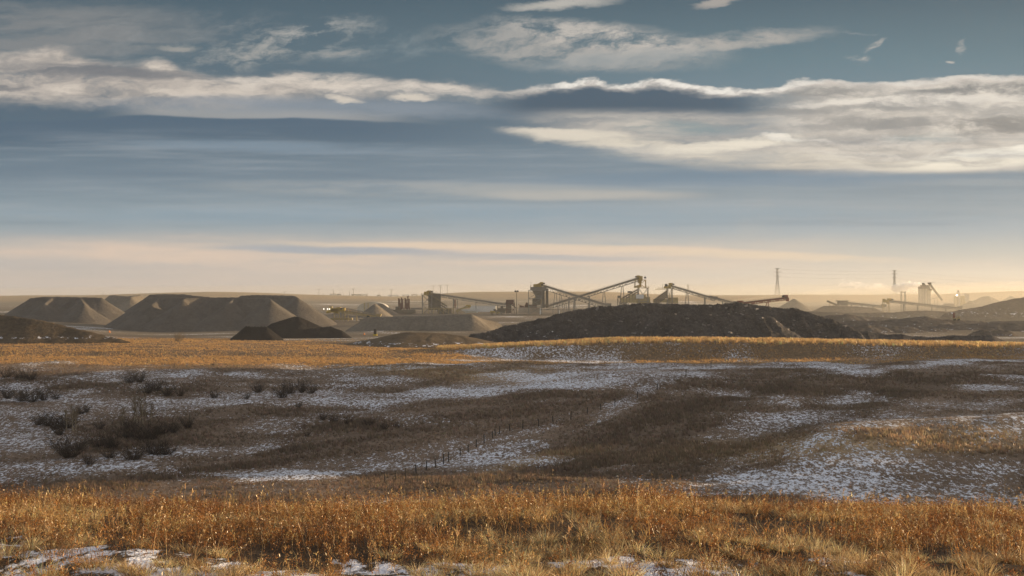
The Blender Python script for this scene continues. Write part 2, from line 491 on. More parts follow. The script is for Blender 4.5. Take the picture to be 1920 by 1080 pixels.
# ---------------------------------------------------------------- materials
class MT:
    def __init__(self, name):
        self.m = bpy.data.materials.new(name); self.m.use_nodes = True
        self.t = self.m.node_tree; self.t.nodes.clear()
        self.out = self.t.nodes.new('ShaderNodeOutputMaterial')
    def n(self, kind, **kw):
        x = self.t.nodes.new(kind)
        for k, v in kw.items(): setattr(x, k, v)
        return x
    def l(self, a, b): self.t.links.new(a, b)
    def coord(self): return self.n('ShaderNodeTexCoord').outputs['Object']
    def noise(self, vec, scale, detail=4, rough=0.55, stretch=None):
        if stretch:
            mp = self.n('ShaderNodeMapping'); mp.inputs['Scale'].default_value = stretch
            self.l(vec, mp.inputs[0]); vec = mp.outputs[0]
        x = self.n('ShaderNodeTexNoise'); x.inputs['Scale'].default_value = scale
        x.inputs['Detail'].default_value = detail; x.inputs['Roughness'].default_value = rough
        self.l(vec, x.inputs['Vector']); return x.outputs[0]
    def mapr(self, v, a, b, c=0.0, d=1.0, smooth=True):
        x = self.n('ShaderNodeMapRange', interpolation_type='SMOOTHSTEP' if smooth else 'LINEAR')
        self.l(v, x.inputs[0])
        for i, q in enumerate((a, b, c, d)): x.inputs[1 + i].default_value = q
        return x.outputs[0]
    def math(self, op, a, b=0.0):
        x = self.n('ShaderNodeMath', operation=op)
        for i, q in enumerate((a, b)):
            if isinstance(q, (int, float)): x.inputs[i].default_value = q
            else: self.l(q, x.inputs[i])
        return x.outputs[0]
    def mix(self, a, b, f, blend='MIX'):
        x = self.n('ShaderNodeMix', data_type='RGBA', blend_type=blend); x.clamp_factor = True
        if isinstance(f, (int, float)): x.inputs[0].default_value = f
        else: self.l(f, x.inputs[0])
        for q, i in ((a, 6), (b, 7)):
            if isinstance(q, tuple): x.inputs[i].default_value = q[:3] + (1,)
            else: self.l(q, x.inputs[i])
        return x.outputs[2]
    def attr(self, name, fac=False):
        x = self.n('ShaderNodeAttribute'); x.attribute_name = name
        return x.outputs['Fac'] if fac else x.outputs['Color']
    def grey(self, v):
        x = self.n('ShaderNodeCombineColor')
        for i in range(3): self.l(v, x.inputs[i])
        return x.outputs[0]
    def bump(self, h, dist, strength=1.0):
        x = self.n('ShaderNodeBump'); x.inputs['Distance'].default_value = dist; x.inputs['Strength'].default_value = strength
        self.l(h, x.inputs['Height']); return x.outputs[0]
    def bsdf(self, col, rough=0.9, normal=None, metal=0.0, spec=0.2):
        x = self.n('ShaderNodeBsdfPrincipled')
        if isinstance(col, tuple): x.inputs['Base Color'].default_value = col[:3] + (1,)
        else: self.l(col, x.inputs['Base Color'])
        if isinstance(rough, (int, float)): x.inputs['Roughness'].default_value = rough
        else: self.l(rough, x.inputs['Roughness'])
        x.inputs['Metallic'].default_value = metal
        x.inputs['Specular IOR Level'].default_value = spec
        if normal is not None: self.l(normal, x.inputs['Normal'])
        self.l(x.outputs[0], self.out.inputs[0]); return self.m


# ground: colour and snow cover are attributes of the sheet, broken up by noise
g = MT('ground')
co = g.coord()
n_f = g.noise(co, 1.5, 6, 0.65); n_m = g.noise(co, 0.32, 5, 0.6); n_l = g.noise(co, 0.05, 4, 0.55); n_ff = g.noise(co, 9.0, 4, 0.6)
base = g.attr('tint')
k = g.math('MULTIPLY', g.mapr(n_f, 0.25, 0.75, 0.55, 1.45, False), g.mapr(n_m, 0.25, 0.75, 0.7, 1.3, False))
k = g.math('MULTIPLY', k, g.mapr(n_ff, 0.2, 0.8, 0.75, 1.25, False))
gc = g.mix(base, g.grey(k), 1.0, 'MULTIPLY')
sn = g.noise(co, 1.5, 8, 0.78, (1.0, 0.42, 1.0))
sn = g.math('ADD', sn, g.math('MULTIPLY', g.math('SUBTRACT', n_l, 0.5), 0.25))
sn = g.math('ADD', sn, g.math('MULTIPLY', g.math('SUBTRACT', g.noise(co, 3.2, 5, 0.65, (1, 0.5, 1)), 0.5), 0.62))
sm = g.mapr(g.math('ADD', sn, g.math('MULTIPLY', g.math('SUBTRACT', g.attr('snow', True), 0.5), 0.62)), 0.515, 0.565)
gc = g.mix(gc, (0.80, 0.80, 0.84), sm)
hb = g.math('ADD', g.math('MULTIPLY', n_f, 0.35), g.math('MULTIPLY', sm, 0.10))
g.bsdf(gc, 0.95, g.bump(hb, 0.6, 0.8), spec=0.1)
M_ground = g.m

# grass: blades coloured per plant, lit through
g = MT('dry_grass')
c = g.attr('tint')
df = g.n('ShaderNodeBsdfDiffuse'); tr = g.n('ShaderNodeBsdfTranslucent'); gl = g.n('ShaderNodeBsdfGlossy')
g.l(c, df.inputs[0]); g.l(c, tr.inputs[0]); gl.inputs['Roughness'].default_value = 0.38
gl.inputs[0].default_value = (0.9, 0.85, 0.75, 1)
mx = g.n('ShaderNodeMixShader'); mx.inputs[0].default_value = 0.45
g.l(df.outputs[0], mx.inputs[1]); g.l(tr.outputs[0], mx.inputs[2])
m2 = g.n('ShaderNodeMixShader'); m2.inputs[0].default_value = 0.045
g.l(mx.outputs[0], m2.inputs[1]); g.l(gl.outputs[0], m2.inputs[2])
g.l(m2.outputs[0], g.out.inputs[0])
M_grass = g.m


def simple(name, colr, rough=0.7, var=0.25, scale=1.0, metal=0.0, spec=0.3, bump=0.0, second=None, sec=(0.55, 0.65)):
    g = MT(name); co = g.coord()
    nn = g.noise(co, scale, 6, 0.6)
    kk = g.mapr(nn, 0.25, 0.75, 1 - var, 1 + var, False)
    cc = g.mix(tuple(colr), g.grey(kk), 1.0, 'MULTIPLY')
    if second: cc = g.mix(cc, tuple(second), g.mapr(g.noise(co, scale * 0.6, 7, 0.68), sec[0], sec[1]))
    nm = g.bump(nn, bump, 1.0) if bump else None
    return g.bsdf(cc, rough, nm, metal, spec)


# ---------------------------------------------------------------- ground sheet
def snow_and_tint(x, y):
    px, d, a = polar(x, y)
    z = ground(x, y)
    sy = HY - F * z / np.maximum(d, 1)
    n1 = fbm(x / 60, y / 30, 4); n2 = fbm(x / 14 + 50, y / 14, 4); n3 = fbm(x / 4, y / 4, 3)
    snow = np.clip(0.42 + 0.45 * n1 + 0.45 * n2, 0.08, 0.56)
    tall = np.full(x.shape, 0.55)       # how thick and dark the grass stands

    def blob(px0, py0, rx, ry, amt, rot=0.0, arr=None):
        t = math.radians(rot); X = px - px0 + n2 * 60; Y = sy - py0 + n2 * 16 + n1 * 12
        u = (X * math.cos(t) + Y * math.sin(t)) / rx; v = (Y * math.cos(t) - X * math.sin(t)) / ry
        m = np.exp(-np.clip(u * u + v * v, 0, 30) ** 1.4) * (d > 140) * (d < 430)
        return m * amt
    for q in ((220, 765, 330, 40, .50), (60, 830, 220, 45, .60), (330, 845, 280, 28, .46), (590, 745, 330, 26, .62), (650, 785, 300, 26, .60), (520, 800, 200, 22, .5),
              (250, 715, 200, 8, .55), (150, 725, 160, 16, .4), (480, 720, 420, 8, .5, 1), (820, 730, 90, 6, .5), (620, 870, 330, 28, .44, -6), (800, 845, 260, 30, .46, -14), (960, 810, 200, 20, .42, -20), (1000, 835, 110, 14, .45),
              (1210, 728, 150, 17, .52, -24), (1260, 712, 80, 9, .55, -20), (1330, 735, 220, 16, .42), (1420, 752, 200, 10, .40), (1150, 770, 150, 9, .42, -22),
              (1150, 687, 260, 6, .48), (1000, 684, 130, 5, .44), (1060, 700, 60, 10, .4, 40), (1420, 690, 260, 3, .4),
              (1430, 800, 320, 34, .50, -10), (1600, 768, 420, 20, .44, -8), (1830, 750, 220, 14, .46), (1880, 725, 90, 8, .5), (1700, 790, 330, 14, .42, -4),
              (1380, 850, 260, 40, .43, -12), (1640, 885, 380, 28, .43, -3), (1860, 880, 160, 26, .55), (1480, 720, 120, 4, .38), (1780, 722, 120, 4, .4)):
        snow = np.maximum(snow, blob(*(q[:4] + (min(q[4] * 1.06, .56),) + q[5:])) + (0.30 * n2 if False else 0))
    snow = np.where((d > 140) & (d < 372), snow * 0.93, snow)
    # berm face: snow between the lower tufts
    face = (px > 830) & (d > 355) & (d < 398)
    f = sst(sy, 646, 662) * (1 - sst(sy, 682, 686)) * sst(px, 830, 930)
    snow = np.where(face, np.maximum(snow, 0.47 * f * (0.75 + 0.6 * n2)), snow)
    # left hill foot
    for q in ((60, 648, 190, 3.5, .6), (130, 646, 60, 3, .5)): pass
    dark = 0
    for q in ((60, 720, 120, 18, 1.0), (300, 730, 120, 14, .8), (250, 820, 140, 45, .5), (500, 775, 130, 10, .7), (660, 792, 110, 18, 1.0), (1090, 740, 130, 10, .9), (930, 770, 240, 8, .6, -6), (300, 895, 330, 10, .7, -8), (650, 825, 300, 7, .8, -12),
              (1230, 780, 260, 22, .9, -18), (1130, 870, 240, 14, .8, -8), (1250, 830, 150, 26, .8, -16), (1500, 730, 330, 12, .8, 2), (1760, 708, 300, 14, .8), (1350, 715, 180, 7, .6), (1700, 898, 200, 6, .5), (1880, 845, 120, 8, .5)):
        dark = np.maximum(dark, blob(*q))
    pale = 0  # paler grass; sunlight on the right-hand patch is put into the tint too
    for q in ((850, 700, 230, 14, .8, 4), (1020, 860, 110, 10, 1.0, -14), (1650, 830, 420, 26, 1.0, -3), (500, 680, 520, 8, .6), (980, 690, 100, 6, .5), (1520, 815, 200, 10, .5, -8)):
        pale = np.maximum(pale, blob(*q))
    brown = np.array([0.190, 0.132, 0.090]); drk = np.array([0.120, 0.081, 0.055]); pal = np.array([0.34, 0.235, 0.135])
    t = brown[None, :] * np.ones((x.size, 1)).reshape(x.shape + (1,)) if x.ndim == 1 else None
    t = t + (drk - t) * np.clip(dark * .62, 0, 1)[:, None]
    t = t + (pal - t) * np.clip(pale, 0, 1)[:, None]
    snow = snow + 0.045 * sst(px, 800, 1000) * (d > 140) * (d < 345)
    # gullies and trails running down from the upper right to the lower left
    ac2 = x * 0.87 - d * 0.50; al2 = x * 0.50 + d * 0.87
    nd = fbm(ac2 / 9 + 3 + n1 * 1.5, al2 / 85, 3) * sst(px, 650, 950) * (d > 140) * (1 - sst(d, 330, 350))
    snow = snow + 0.24 * nd
    t = t * (1 + 0.75 * nd)[:, None]
    snow = np.clip(snow - 0.14 * np.clip(dark, 0, 1) * (d < 372) * (d > 140) + 0.22 * n2 * (d > 140) * (d < 372), 0, np.where(d > 140, .555, 1))
    mead = sst(d, 335, 352)
    snow = snow * (1 - .5 * sst(d, 340, 352) * (1 - sst(d, 520, 530)) * (1 - sst(px + n2 * 160, 800, 960)))
    t = t + (np.array([0.20, 0.125, 0.06]) - t) * (mead * 0.7)[:, None]
    # foreground soil + snow
    fg = 1 - sst(d, 40, 70)
    t = t + (np.array([0.075, 0.05, 0.03]) - t) * fg[:, None]
    fgs = 0.565 - 0.36 * sst(d, 8.9, 10.3) + n3 * 0.7
    snow = np.where(d < 40, np.clip(fgs, 0, 1), snow)
    # yard
    yd = sst(d, 436 + 14 * n1 + np.interp(px, [0, 250, 420, 700, 900], [110, 110, 60, 30, 0]), 456 + 14 * n1 + np.interp(px, [0, 250, 420, 700, 900], [130, 130, 70, 36, 0])) * (1 - sst(d, 1330, 1420))
    yc = np.array([0.175, 0.135, 0.09])[None, :] * (1 + 0.9 * n1[:, None])
    t = t + (yc - t) * yd[:, None]
    snow = np.where(yd > 0.5, np.clip(0.22 + 1.1 * n1 + 0.4 * n2, 0, 0.56), snow)
    # far prairie
    fr = sst(d, 1330, 1420)
    t = t + ((np.array([0.30, 0.20, 0.10])[None, :] * (1 + 0.5 * n1[:, None])) - t) * fr[:, None]
    snow = np.where(fr > 0.3, 0.0, snow)
    # the added shading hill outside the frame has no tint of its own
    return np.clip(snow, 0, 1), np.clip(t, 0.01, 0.6), np.clip(dark, 0, 1), np.clip(pale, 0, 1), d, px, sy


acols = np.concatenate([np.arange(-700, -60, 14.0), np.arange(-60, 1981, 2.6), np.arange(1994, 2700, 14.0)])
aang = np.arctan((acols - 960) / F)
more = np.linspace(aang[-1], math.pi, 90)[1:]
lessa = np.linspace(-math.pi, aang[0], 90)[:-1]
ANG = np.concatenate([lessa, aang, more])


def dlist():
    d = [0.4]
    while d[-1] < 3500:
        q = d[-1]
        st = 0.018 if q < 6 else 0.008 if q < 22 else 0.03 if q < 125 else 0.0042 if q < 440 else 0.010 if q < 1300 else 0.006 if q < 1700 else 0.05
        if q < 6: st = 0.06
        d.append(q * (1 + st))
    return np.array(d)


DD = dlist()
AA, RR = np.meshgrid(ANG, DD / 1.0)
ac_ = np.clip(AA, -0.85, 0.85)
Rr = RR / np.cos(ac_)
gx = (Rr * np.sin(AA)).ravel(); gy = (Rr * np.cos(AA)).ravel()
gzv = ground(gx, gy)
gsn, gt, _, _, _, _, _ = snow_and_tint(gx, gy)
nr, nc = AA.shape
i0 = (np.arange(nr - 1)[:, None] * nc + np.arange(nc - 1)[None, :]).ravel()
quads = np.stack([i0, i0 + 1, i0 + nc + 1, i0 + nc], 1)
V_ = np.stack([gx, gy, gzv], 1)
# close the hub under the camera
hub = len(V_); V_ = np.concatenate([V_, [[0, 0, -1.70]]])
tri_f = [(hub, j + 1, j) for j in range(nc - 1)]
gsn = np.append(gsn, 0.1); gt = np.concatenate([gt, gt[:1]])
allf = np.concatenate([quads, np.array([(a_, b_, c_, c_) for a_, b_, c_ in []], int).reshape(-1, 4)])
ter = link_mesh('ground', V_, allf, M_ground, smooth=True, attrs={'snow': gsn, 'tint': gt})
prop(ter, 'brown grassland with patchy snow rolling down to a gravel yard', 'ground', kind='structure')


# ---------------------------------------------------------------- heaps
def pile_mat(name, c, var=0.25, rough_scale=1.2, specks=None, spk=(0.66, 0.72), snow=0.0, bump=0.3):
    g = MT(name); co = g.coord()
    a = g.noise(co, rough_scale, 6, 0.65); b = g.noise(co, 0.12, 4, 0.55)
    kk = g.math('MULTIPLY', g.mapr(a, 0.25, 0.75, 1 - var, 1 + var, False), g.mapr(b, 0.3, 0.7, 1 - var * .6, 1 + var * .6, False))
    cc = g.mix(tuple(c), g.grey(kk), 1.0, 'MULTIPLY')
    if specks:
        v = g.n('ShaderNodeTexVoronoi'); v.inputs['Scale'].default_value = 0.9; g.l(co, v.inputs['Vector'])
        cc = g.mix(cc, tuple(specks), g.mapr(v.outputs['Distance'], 0.24, 0.14, 0, 0.55))
        cc = g.mix(cc, tuple(specks), g.mapr(g.noise(co, 2.3, 3, 0.5), spk[0], spk[1], 0, 0.8))
    if snow:
        sm = g.mapr(g.math('ADD', g.noise(co, 0.8, 8, 0.74, (0.55, 0.4, 1.0)), g.math('MULTIPLY', g.attr('snow', True), snow)), 0.76, 0.80)
        cc = g.mix(cc, (0.80, 0.80, 0.84), sm)
    return g.bsdf(cc, 0.95, g.bump(a, bump, 1.0), spec=0.1)


M_gravel = pile_mat('grey_gravel', (0.095, 0.082, 0.068), 0.30, 0.7, bump=0.5)
M_gravel2 = pile_mat('tan_gravel', (0.155, 0.130, 0.10), 0.28, 0.7, bump=0.5)
M_dark = pile_mat('dark_soil', (0.016, 0.013, 0.011), 0.4, 0.8)
M_rock = pile_mat('black_rubble', (0.056, 0.048, 0.043), 0.6, 0.6, (0.15, 0.135, 0.125), (0.60, 0.70), bump=1.2, snow=0.55)
M_spoil = pile_mat('brown_spoil', (0.10, 0.078, 0.058), 0.35, 0.5, bump=0.6, snow=0.5)
M_turf2 = pile_mat('dark_turf', (0.085, 0.060, 0.036), 0.45, 0.7, bump=0.6, snow=0.62)
M_turf = pile_mat('thin_turf', (0.12, 0.085, 0.05), 0.35, 0.7, bump=0.4, snow=0.62)


def heap(name, label, cat, ridges, mat, slope=34.0, rill=0.35, rough=0.0, step=0.8, group=None, margin=55, blocks=0.0, toe=0.0, snowf=None, over=0.0, seed=0.0):
    """a tipped heap: the union of cones under a ridge line, given as (photo column, photo row, distance) points"""
    pts = []; par = []
    t0 = 0
    for rg in ridges:
        P = [np.array(at(*q)) for q in rg]
        for a, b in zip(P[:-1], P[1:]):
            n = max(2, int(np.linalg.norm(b - a) / 1.0))
            for i in range(n):
                pts.append(a + (b - a) * i / n); par.append(t0 + np.linalg.norm(b - a) * i / n)
            t0 += np.linalg.norm(b - a)
        pts.append(P[-1]); par.append(t0); t0 += 40
    pts = np.array(pts); par = np.array(par)
    x0, y0 = pts[:, 0].min() - margin, pts[:, 1].min() - margin
    x1, y1 = pts[:, 0].max() + margin, pts[:, 1].max() + margin
    X, Y = np.meshgrid(np.arange(x0, x1, step), np.arange(y0, y1, step))
    ct = math.tan(math.radians(slope))
    best = np.full(X.shape, -999.0); bp = np.zeros(X.shape); bd = np.zeros(X.shape)
    for p, q in zip(pts, par):
        dd = np.hypot(X - p[0], Y - p[1])
        h = p[2] - ct * dd
        if toe: h = p[2] - ct * dd + toe * np.clip(dd * ct - 3, 0, None) * 0.35
        m = h > best
        best[m] = h[m]; bp[m] = q; bd[m] = dd[m]
    ang = bp + np.arctan2(Y - pts[:, 1].mean(), X - pts[:, 0].mean()) * 9
    best = best - rill * (vnoise(ang * 0.35 + seed, bd * 0.02 + seed) + 0.5 * vnoise(ang * 1.1, bd * 0.05 + 9 + seed)) * np.clip(bd / 4, 0.05, 1)
    if rough: best = best + rough * fbm(X / 5 + seed, Y / 5, 5, 0.6) * 2
    if blocks:
        bl = vnoise(X / 2.2 + 3, Y / 2.2 + seed) * vnoise(X / 0.9, Y / 0.9)
        best = best + blocks * bl
    gr = ground(X.ravel(), Y.ravel()).reshape(X.shape)
    keep = best > gr - 0.5
    best = np.maximum(best, gr - 0.5)
    idx = -np.ones(X.shape, int)
    cell = keep[:-1, :-1] | keep[1:, :-1] | keep[:-1, 1:] | keep[1:, 1:]
    used = np.zeros(X.shape, bool)
    used[:-1, :-1] |= cell; used[1:, :-1] |= cell; used[:-1, 1:] |= cell; used[1:, 1:] |= cell
    idx[used] = np.arange(used.sum())
    Fq = np.stack([idx[:-1, :-1][cell], idx[:-1, 1:][cell], idx[1:, 1:][cell], idx[1:, :-1][cell]], 1)
    V = np.stack([X[used], Y[used], best[used]], 1)
    dg = best[used] - gr[used]
    base = np.array([V[:, 0].mean(), V[:, 1].mean(), 0]); base[2] = gz(base[0], base[1])
    sn = np.zeros(len(V)) if snowf is None else snowf(V[:, 0], V[:, 1], dg)
    o = link_mesh(name, V - base, Fq, mat, smooth=True, attrs={'snow': sn})
    o.location = base
    prop(o, label, cat, group)
    if over: pass
    return o, (X, Y, best, keep)


HG = 'gravel stockpiles in the yard'
# left end
heap('gravel_stockpile', 'long flat-topped grey gravel stockpile farthest left, with a snow streak', 'gravel pile',
     [[(58, 558, 800), (75, 556, 800), (110, 555.5, 800), (150, 556.5, 800), (190, 557, 800)], [(190, 557.5, 800), (205, 568, 815)], [(98, 556.5, 799), (84, 567, 784)], [(150, 557, 800), (158, 570, 780)]], M_gravel, 33, 1.0, 0.12, step=0.9, group=HG)
heap('gravel_stockpile', 'ridged gravel stockpile with sunlit rills in the gap behind the two left stockpiles', 'gravel pile',
     [[(205, 554, 960), (215, 553, 960), (240, 554.5, 960), (262, 552, 960)], [(262, 552.5, 950), (245, 556, 935)]], M_gravel2, 34, 0.9, step=1.0, group=HG)
heap('gravel_stockpile', 'flat-topped gravel stockpile peeping over the nearer stockpile, left of centre', 'gravel pile',
     [[(282, 551.5, 850), (300, 550.5, 850), (346, 550.5, 850)], [(346, 550.7, 850), (362, 553.5, 848), (392, 556, 846)]], M_gravel, 33, 1.0, 0.12, step=0.9, group=HG)
heap('gravel_stockpile', 'huge smooth grey gravel stockpile with a pointed cone in front', 'gravel pile',
     [[(343, 561, 709), (347, 558.5, 715), (375, 557, 722), (440, 556.5, 722), (505, 559, 716)], [(278, 557.5, 748), (300, 556.5, 740), (350, 557, 735)], [(505, 559, 716), (508, 562, 700)], [(440, 557, 722), (424, 571, 700)], [(300, 557, 741), (285, 570, 722)]], M_gravel, 33, 1.0, 0.12, step=0.8, group=HG)
heap('gravel_stockpile', 'tall gravel stockpile whose long right flank catches the sun', 'gravel pile',
     [[(452, 553.5, 770), (475, 552, 770), (530, 553, 770), (552, 554, 765)], [(552, 554, 765), (558, 557, 750)]], M_gravel, 33.5, 1.0, 0.12, step=0.8, group=HG)
heap('gravel_stockpile', 'low pointed gravel cone left of the white domed shed', 'gravel pile',
     [[(645, 575.5, 880), (655, 578, 880), (678, 582.5, 880)]], M_gravel2, 30, 0.25, step=0.8, group=HG)
heap('gravel_stockpile', 'sharp gravel cone in front of the white domed shed', 'gravel pile',
     [[(702, 569, 850), (704, 568.6, 852)]], M_gravel2, 36, 0.25, step=0.7, group=HG)
heap('gravel_stockpile', 'gravel cone half hidden behind the sharp cone by the domed shed', 'gravel pile',
     [[(711, 569, 890), (716, 568.5, 890), (722, 574, 890)]], M_gravel2, 32, 0.25, step=0.7, group=HG)
heap('gravel_berm', 'long low flat-topped gravel bank in front of the crushing plant', 'gravel bank',
     [[(684, 595, 640), (705, 592.5, 640), (760, 592, 640), (800, 591.5, 640), (850, 589, 640), (883, 588, 640)], [(883, 588, 640), (905, 597, 645), (930, 602, 650)]], M_gravel2, 33, 0.6, 0.12, step=0.7)
heap('soil_heap', 'blocky dark soil heap with a cut vertical face, left of the black mound', 'soil heap',
     [[(462, 611, 505), (478, 610.5, 505), (496, 610.5, 505), (501, 612, 504)]], M_dark, 37, 0.5, 0.35, step=0.5, group='dark soil heaps')
heap('soil_heap', 'smooth black soil mound with a peaked top beside the blocky heap', 'soil heap',
     [[(510, 606, 545), (530, 599, 545), (552, 592.5, 545), (560, 593, 545)], [(560, 593, 545), (580, 602, 545), (604, 612.5, 545), (620, 611.5, 540), (640, 619, 538)]], M_dark, 33, 0.3, 0.15, step=0.5, group='dark soil heaps')
heap('turf_mound', 'low brown grassy mound with snow patches in front of the long gravel bank', 'mound',
     [[(716, 632, 452), (755, 623.5, 455), (770, 622.5, 455), (800, 623.5, 455), (835, 625, 455)], [(835, 625, 455), (870, 630, 452), (905, 641, 450)]], M_turf, 11, 0.15, 0.25, step=0.6, margin=70,
     snowf=lambda x, y, h: 0.34 * np.clip(1.2 - np.abs(h - 1.2) / 1.6, 0, 1))
heap('debris_heap', 'small pointed heap of earth under the two thin sunlit shrubs', 'earth heap', [[(318, 640.5, 470), (334, 637, 470), (362, 640.5, 470)]], M_spoil, 24, 0.2, 0.3, step=0.4)
heap('debris_heap', 'low rough heap of earth between the thin shrubs and the blocky dark heap', 'earth heap', [[(376, 640, 480), (390, 637, 480), (405, 640, 480)]], M_spoil, 24, 0.2, 0.3, step=0.4)
lh, _ = heap('grassy_knoll', 'shaded brown grassy knoll rising at the left edge of the meadow', 'knoll',
     [[(-420, 575, 450), (-200, 580, 450), (-60, 586, 450), (0, 589, 450), (60, 597, 447), (110, 607, 445), (160, 619, 442), (205, 630, 440), (240, 639, 438)]], M_turf2, 27, 0.1, 0.35, step=0.8,
     snowf=lambda x, y, h: 0.33 * np.exp(-((h - 2.0) / 1.1) ** 2))
big, BIGH = heap('rubble_mound', 'huge black mound of rubble and broken rock behind the sunlit grass bank', 'rubble mound',
     [[(884, 628, 478), (930, 617, 484), (975, 606, 490), (1015, 596, 494), (1060, 586, 496), (1105, 577, 497), (1150, 572, 498), (1180, 570.5, 498), (1200, 567.5, 498), (1240, 569, 498),
       (1290, 569.5, 498), (1335, 571, 498), (1375, 568.5, 498), (1390, 566, 498), (1410, 571, 498), (1450, 575.5, 498), (1482, 576, 498), (1510, 584, 496), (1545, 595, 494), (1572, 604, 492), (1592, 612, 488), (1612, 627, 484)],
      [(1000, 608, 478), (1110, 592, 480), (1240, 588, 480), (1330, 590, 480), (1450, 594, 480)]],
     M_rock, 33, 1.7, 0.75, step=0.45, blocks=0.9, seed=4.0, snowf=lambda x, y, h: np.where(x < 22, 0.24, 0.08) * (h < 6))
# loose slabs lying on it
X_, Y_, B_, K_ = BIGH
rv, rf = [], []
for _ in range(2200):
    i = random.randrange(X_.shape[0]); j = random.randrange(X_.shape[1])
    if not K_[i, j] or Y_[i, j] > 505: continue
    s = 0.16 + random.random() ** 4 * 0.9
    c = np.array([X_[i, j], Y_[i, j], B_[i, j]])
    b0 = len(rv); rz = random.random() * 6.3; tl = random.uniform(-.7, .7)
    for sx_, sy_, sz_ in ((-1, -1, -1), (1, -1, -1), (1, 1, -1), (-1, 1, -1), (-1, -1, 1), (1, -1, 1), (1, 1, 1), (-1, 1, 1)):
        v = np.array([sx_ * s * random.uniform(.6, 1), sy_ * s * random.uniform(.4, .8), sz_ * s * random.uniform(.2, .5)])
        v = np.array([v[0] * math.cos(tl) - v[2] * math.sin(tl), v[1], v[0] * math.sin(tl) + v[2] * math.cos(tl)])
        v = np.array([v[0] * math.cos(rz) - v[1] * math.sin(rz), v[0] * math.sin(rz) + v[1] * math.cos(rz), v[2]])
        rv.append(tuple(c + v - np.array(big.location)))
    for q in ((0, 3, 2, 1), (4, 5, 6, 7), (0, 1, 5, 4), (1, 2, 6, 5), (2, 3, 7, 6), (3, 0, 4, 7)): rf.append(tuple(b0 + k for k in q))
M_slab = simple('pale_slab', (0.20, 0.18, 0.165), 0.9, 0.45, 0.15)
rk = link_mesh('rock_slabs', rv, rf, M_slab, parent=big); prop(rk, kind='stuff')
heap('spoil_ridge', 'lumpy dark spoil ridge trailing right from the rubble mound', 'spoil ridge',
     [[(1590, 626, 505), (1612, 619, 508), (1640, 622, 508), (1662, 627, 508), (1690, 624, 508), (1712, 629, 508), (1735, 630, 508)]], M_rock, 30, 0.6, 0.8, step=0.5, group='spoil ridges at the right', seed=11)
heap('spoil_ridge', 'low dark spoil ridge ending in a point near the right edge', 'spoil ridge',
     [[(1728, 630, 505), (1760, 631, 505), (1790, 628, 505), (1820, 629, 505), (1845, 627, 505), (1858, 627, 505), (1872, 632, 505), (1890, 640, 505)]], M_rock, 28, 0.5, 0.6, step=0.5, group='spoil ridges at the right', seed=21)
# hazy mine ground on the right
MG = 'hazy spoil ridges and cones of the mine on the right'
sf = lambda x, y, h: 0.22 + 0.16 * np.clip(1 - h / 3, 0, 1)
heap('spoil_ridge', 'hazy brown spoil bank with a snow patch on its slope, behind the dark ridge', 'spoil ridge',
     [[(1480, 607, 690), (1560, 604, 690), (1600, 601, 690), (1655, 601, 690), (1690, 597, 690), (1712, 594, 690), (1740, 594, 690), (1765, 599, 690), (1800, 600, 690), (1860, 602, 690), (1960, 600, 690), (2050, 603, 690)]], M_spoil, 17, 0.4, 0.7, step=0.9, group=MG, seed=31, snowf=sf)
heap('spoil_ridge', 'long thin hazy ridge of spoil below the right-hand conveyors', 'spoil ridge',
     [[(1500, 584, 860), (1560, 585, 860), (1620, 586, 860), (1680, 584.5, 860), (1735, 582, 860), (1790, 584, 860), (1840, 585, 860)]], M_spoil, 22, 0.4, 0.6, step=1.0, group=MG, seed=41, snowf=sf)
heap('spoil_ridge', 'faint hummocky spoil ridge between the long thin ridge and the snowy bank', 'spoil ridge',
     [[(1530, 594, 770), (1560, 590, 770), (1590, 589, 770), (1625, 594, 770), (1680, 596, 770)]], M_spoil, 20, 0.4, 0.6, step=0.9, group=MG, seed=51, snowf=sf)
heap('spoil_ridge', 'small lumpy spoil heaps just above the dark ridge near the right edge', 'spoil ridge',
     [[(1826, 622, 560), (1842, 618, 560), (1860, 620, 560), (1874, 617.5, 560), (1888, 618.5, 560), (1902, 627, 560)]], M_spoil, 28, 0.3, 0.5, step=0.5, group=MG, seed=61, snowf=sf)
heap('spoil_ridge', 'low rounded hazy ridge with a grassy top between the two snowy banks', 'spoil ridge',
     [[(1545, 616, 600), (1590, 611, 600), (1625, 609, 600), (1660, 613, 600), (1690, 611.5, 600), (1720, 615, 600), (1770, 617, 600)]], M_spoil, 14, 0.3, 0.6, step=0.7, group=MG, seed=91, snowf=sf)
heap('spoil_ridge', 'long faint ridge running out to the right edge below the snowy hill', 'spoil ridge',
     [[(1720, 613, 640), (1780, 608, 640), (1850, 606, 640), (1930, 604, 640), (2040, 606, 640)]], M_spoil, 12, 0.3, 0.6, step=0.8, group=MG, seed=95, snowf=sf)
heap('spoil_hill', 'dark hill with snow streaks rising out of the right edge', 'hill',
     [[(1776, 586, 800), (1800, 581, 805), (1830, 576, 808), (1860, 569, 810), (1890, 562, 812), (1925, 555, 815), (1990, 545, 820), (2100, 540, 830), (2250, 542, 840)]], M_spoil, 24, 0.6, 0.8, step=0.9, margin=70, seed=71,
     snowf=lambda x, y, h: 0.10 + 0.30 * np.clip(1 - np.abs(h - 5) / 6, 0, 1))
heap('gravel_cone', 'pale pointed gravel cone below the tip of the red stacker conveyor', 'gravel cone', [[(1487, 560, 1000), (1490, 560, 1000)]], M_gravel2, 31, 0.3, step=0.9, group=MG)
heap('gravel_cone', 'wide low hazy stockpile between the silo plant and the yellow plant', 'gravel cone', [[(1772, 568.5, 1050), (1785, 568.5, 1050)]], M_gravel2, 30, 0.3, step=0.9, group=MG)
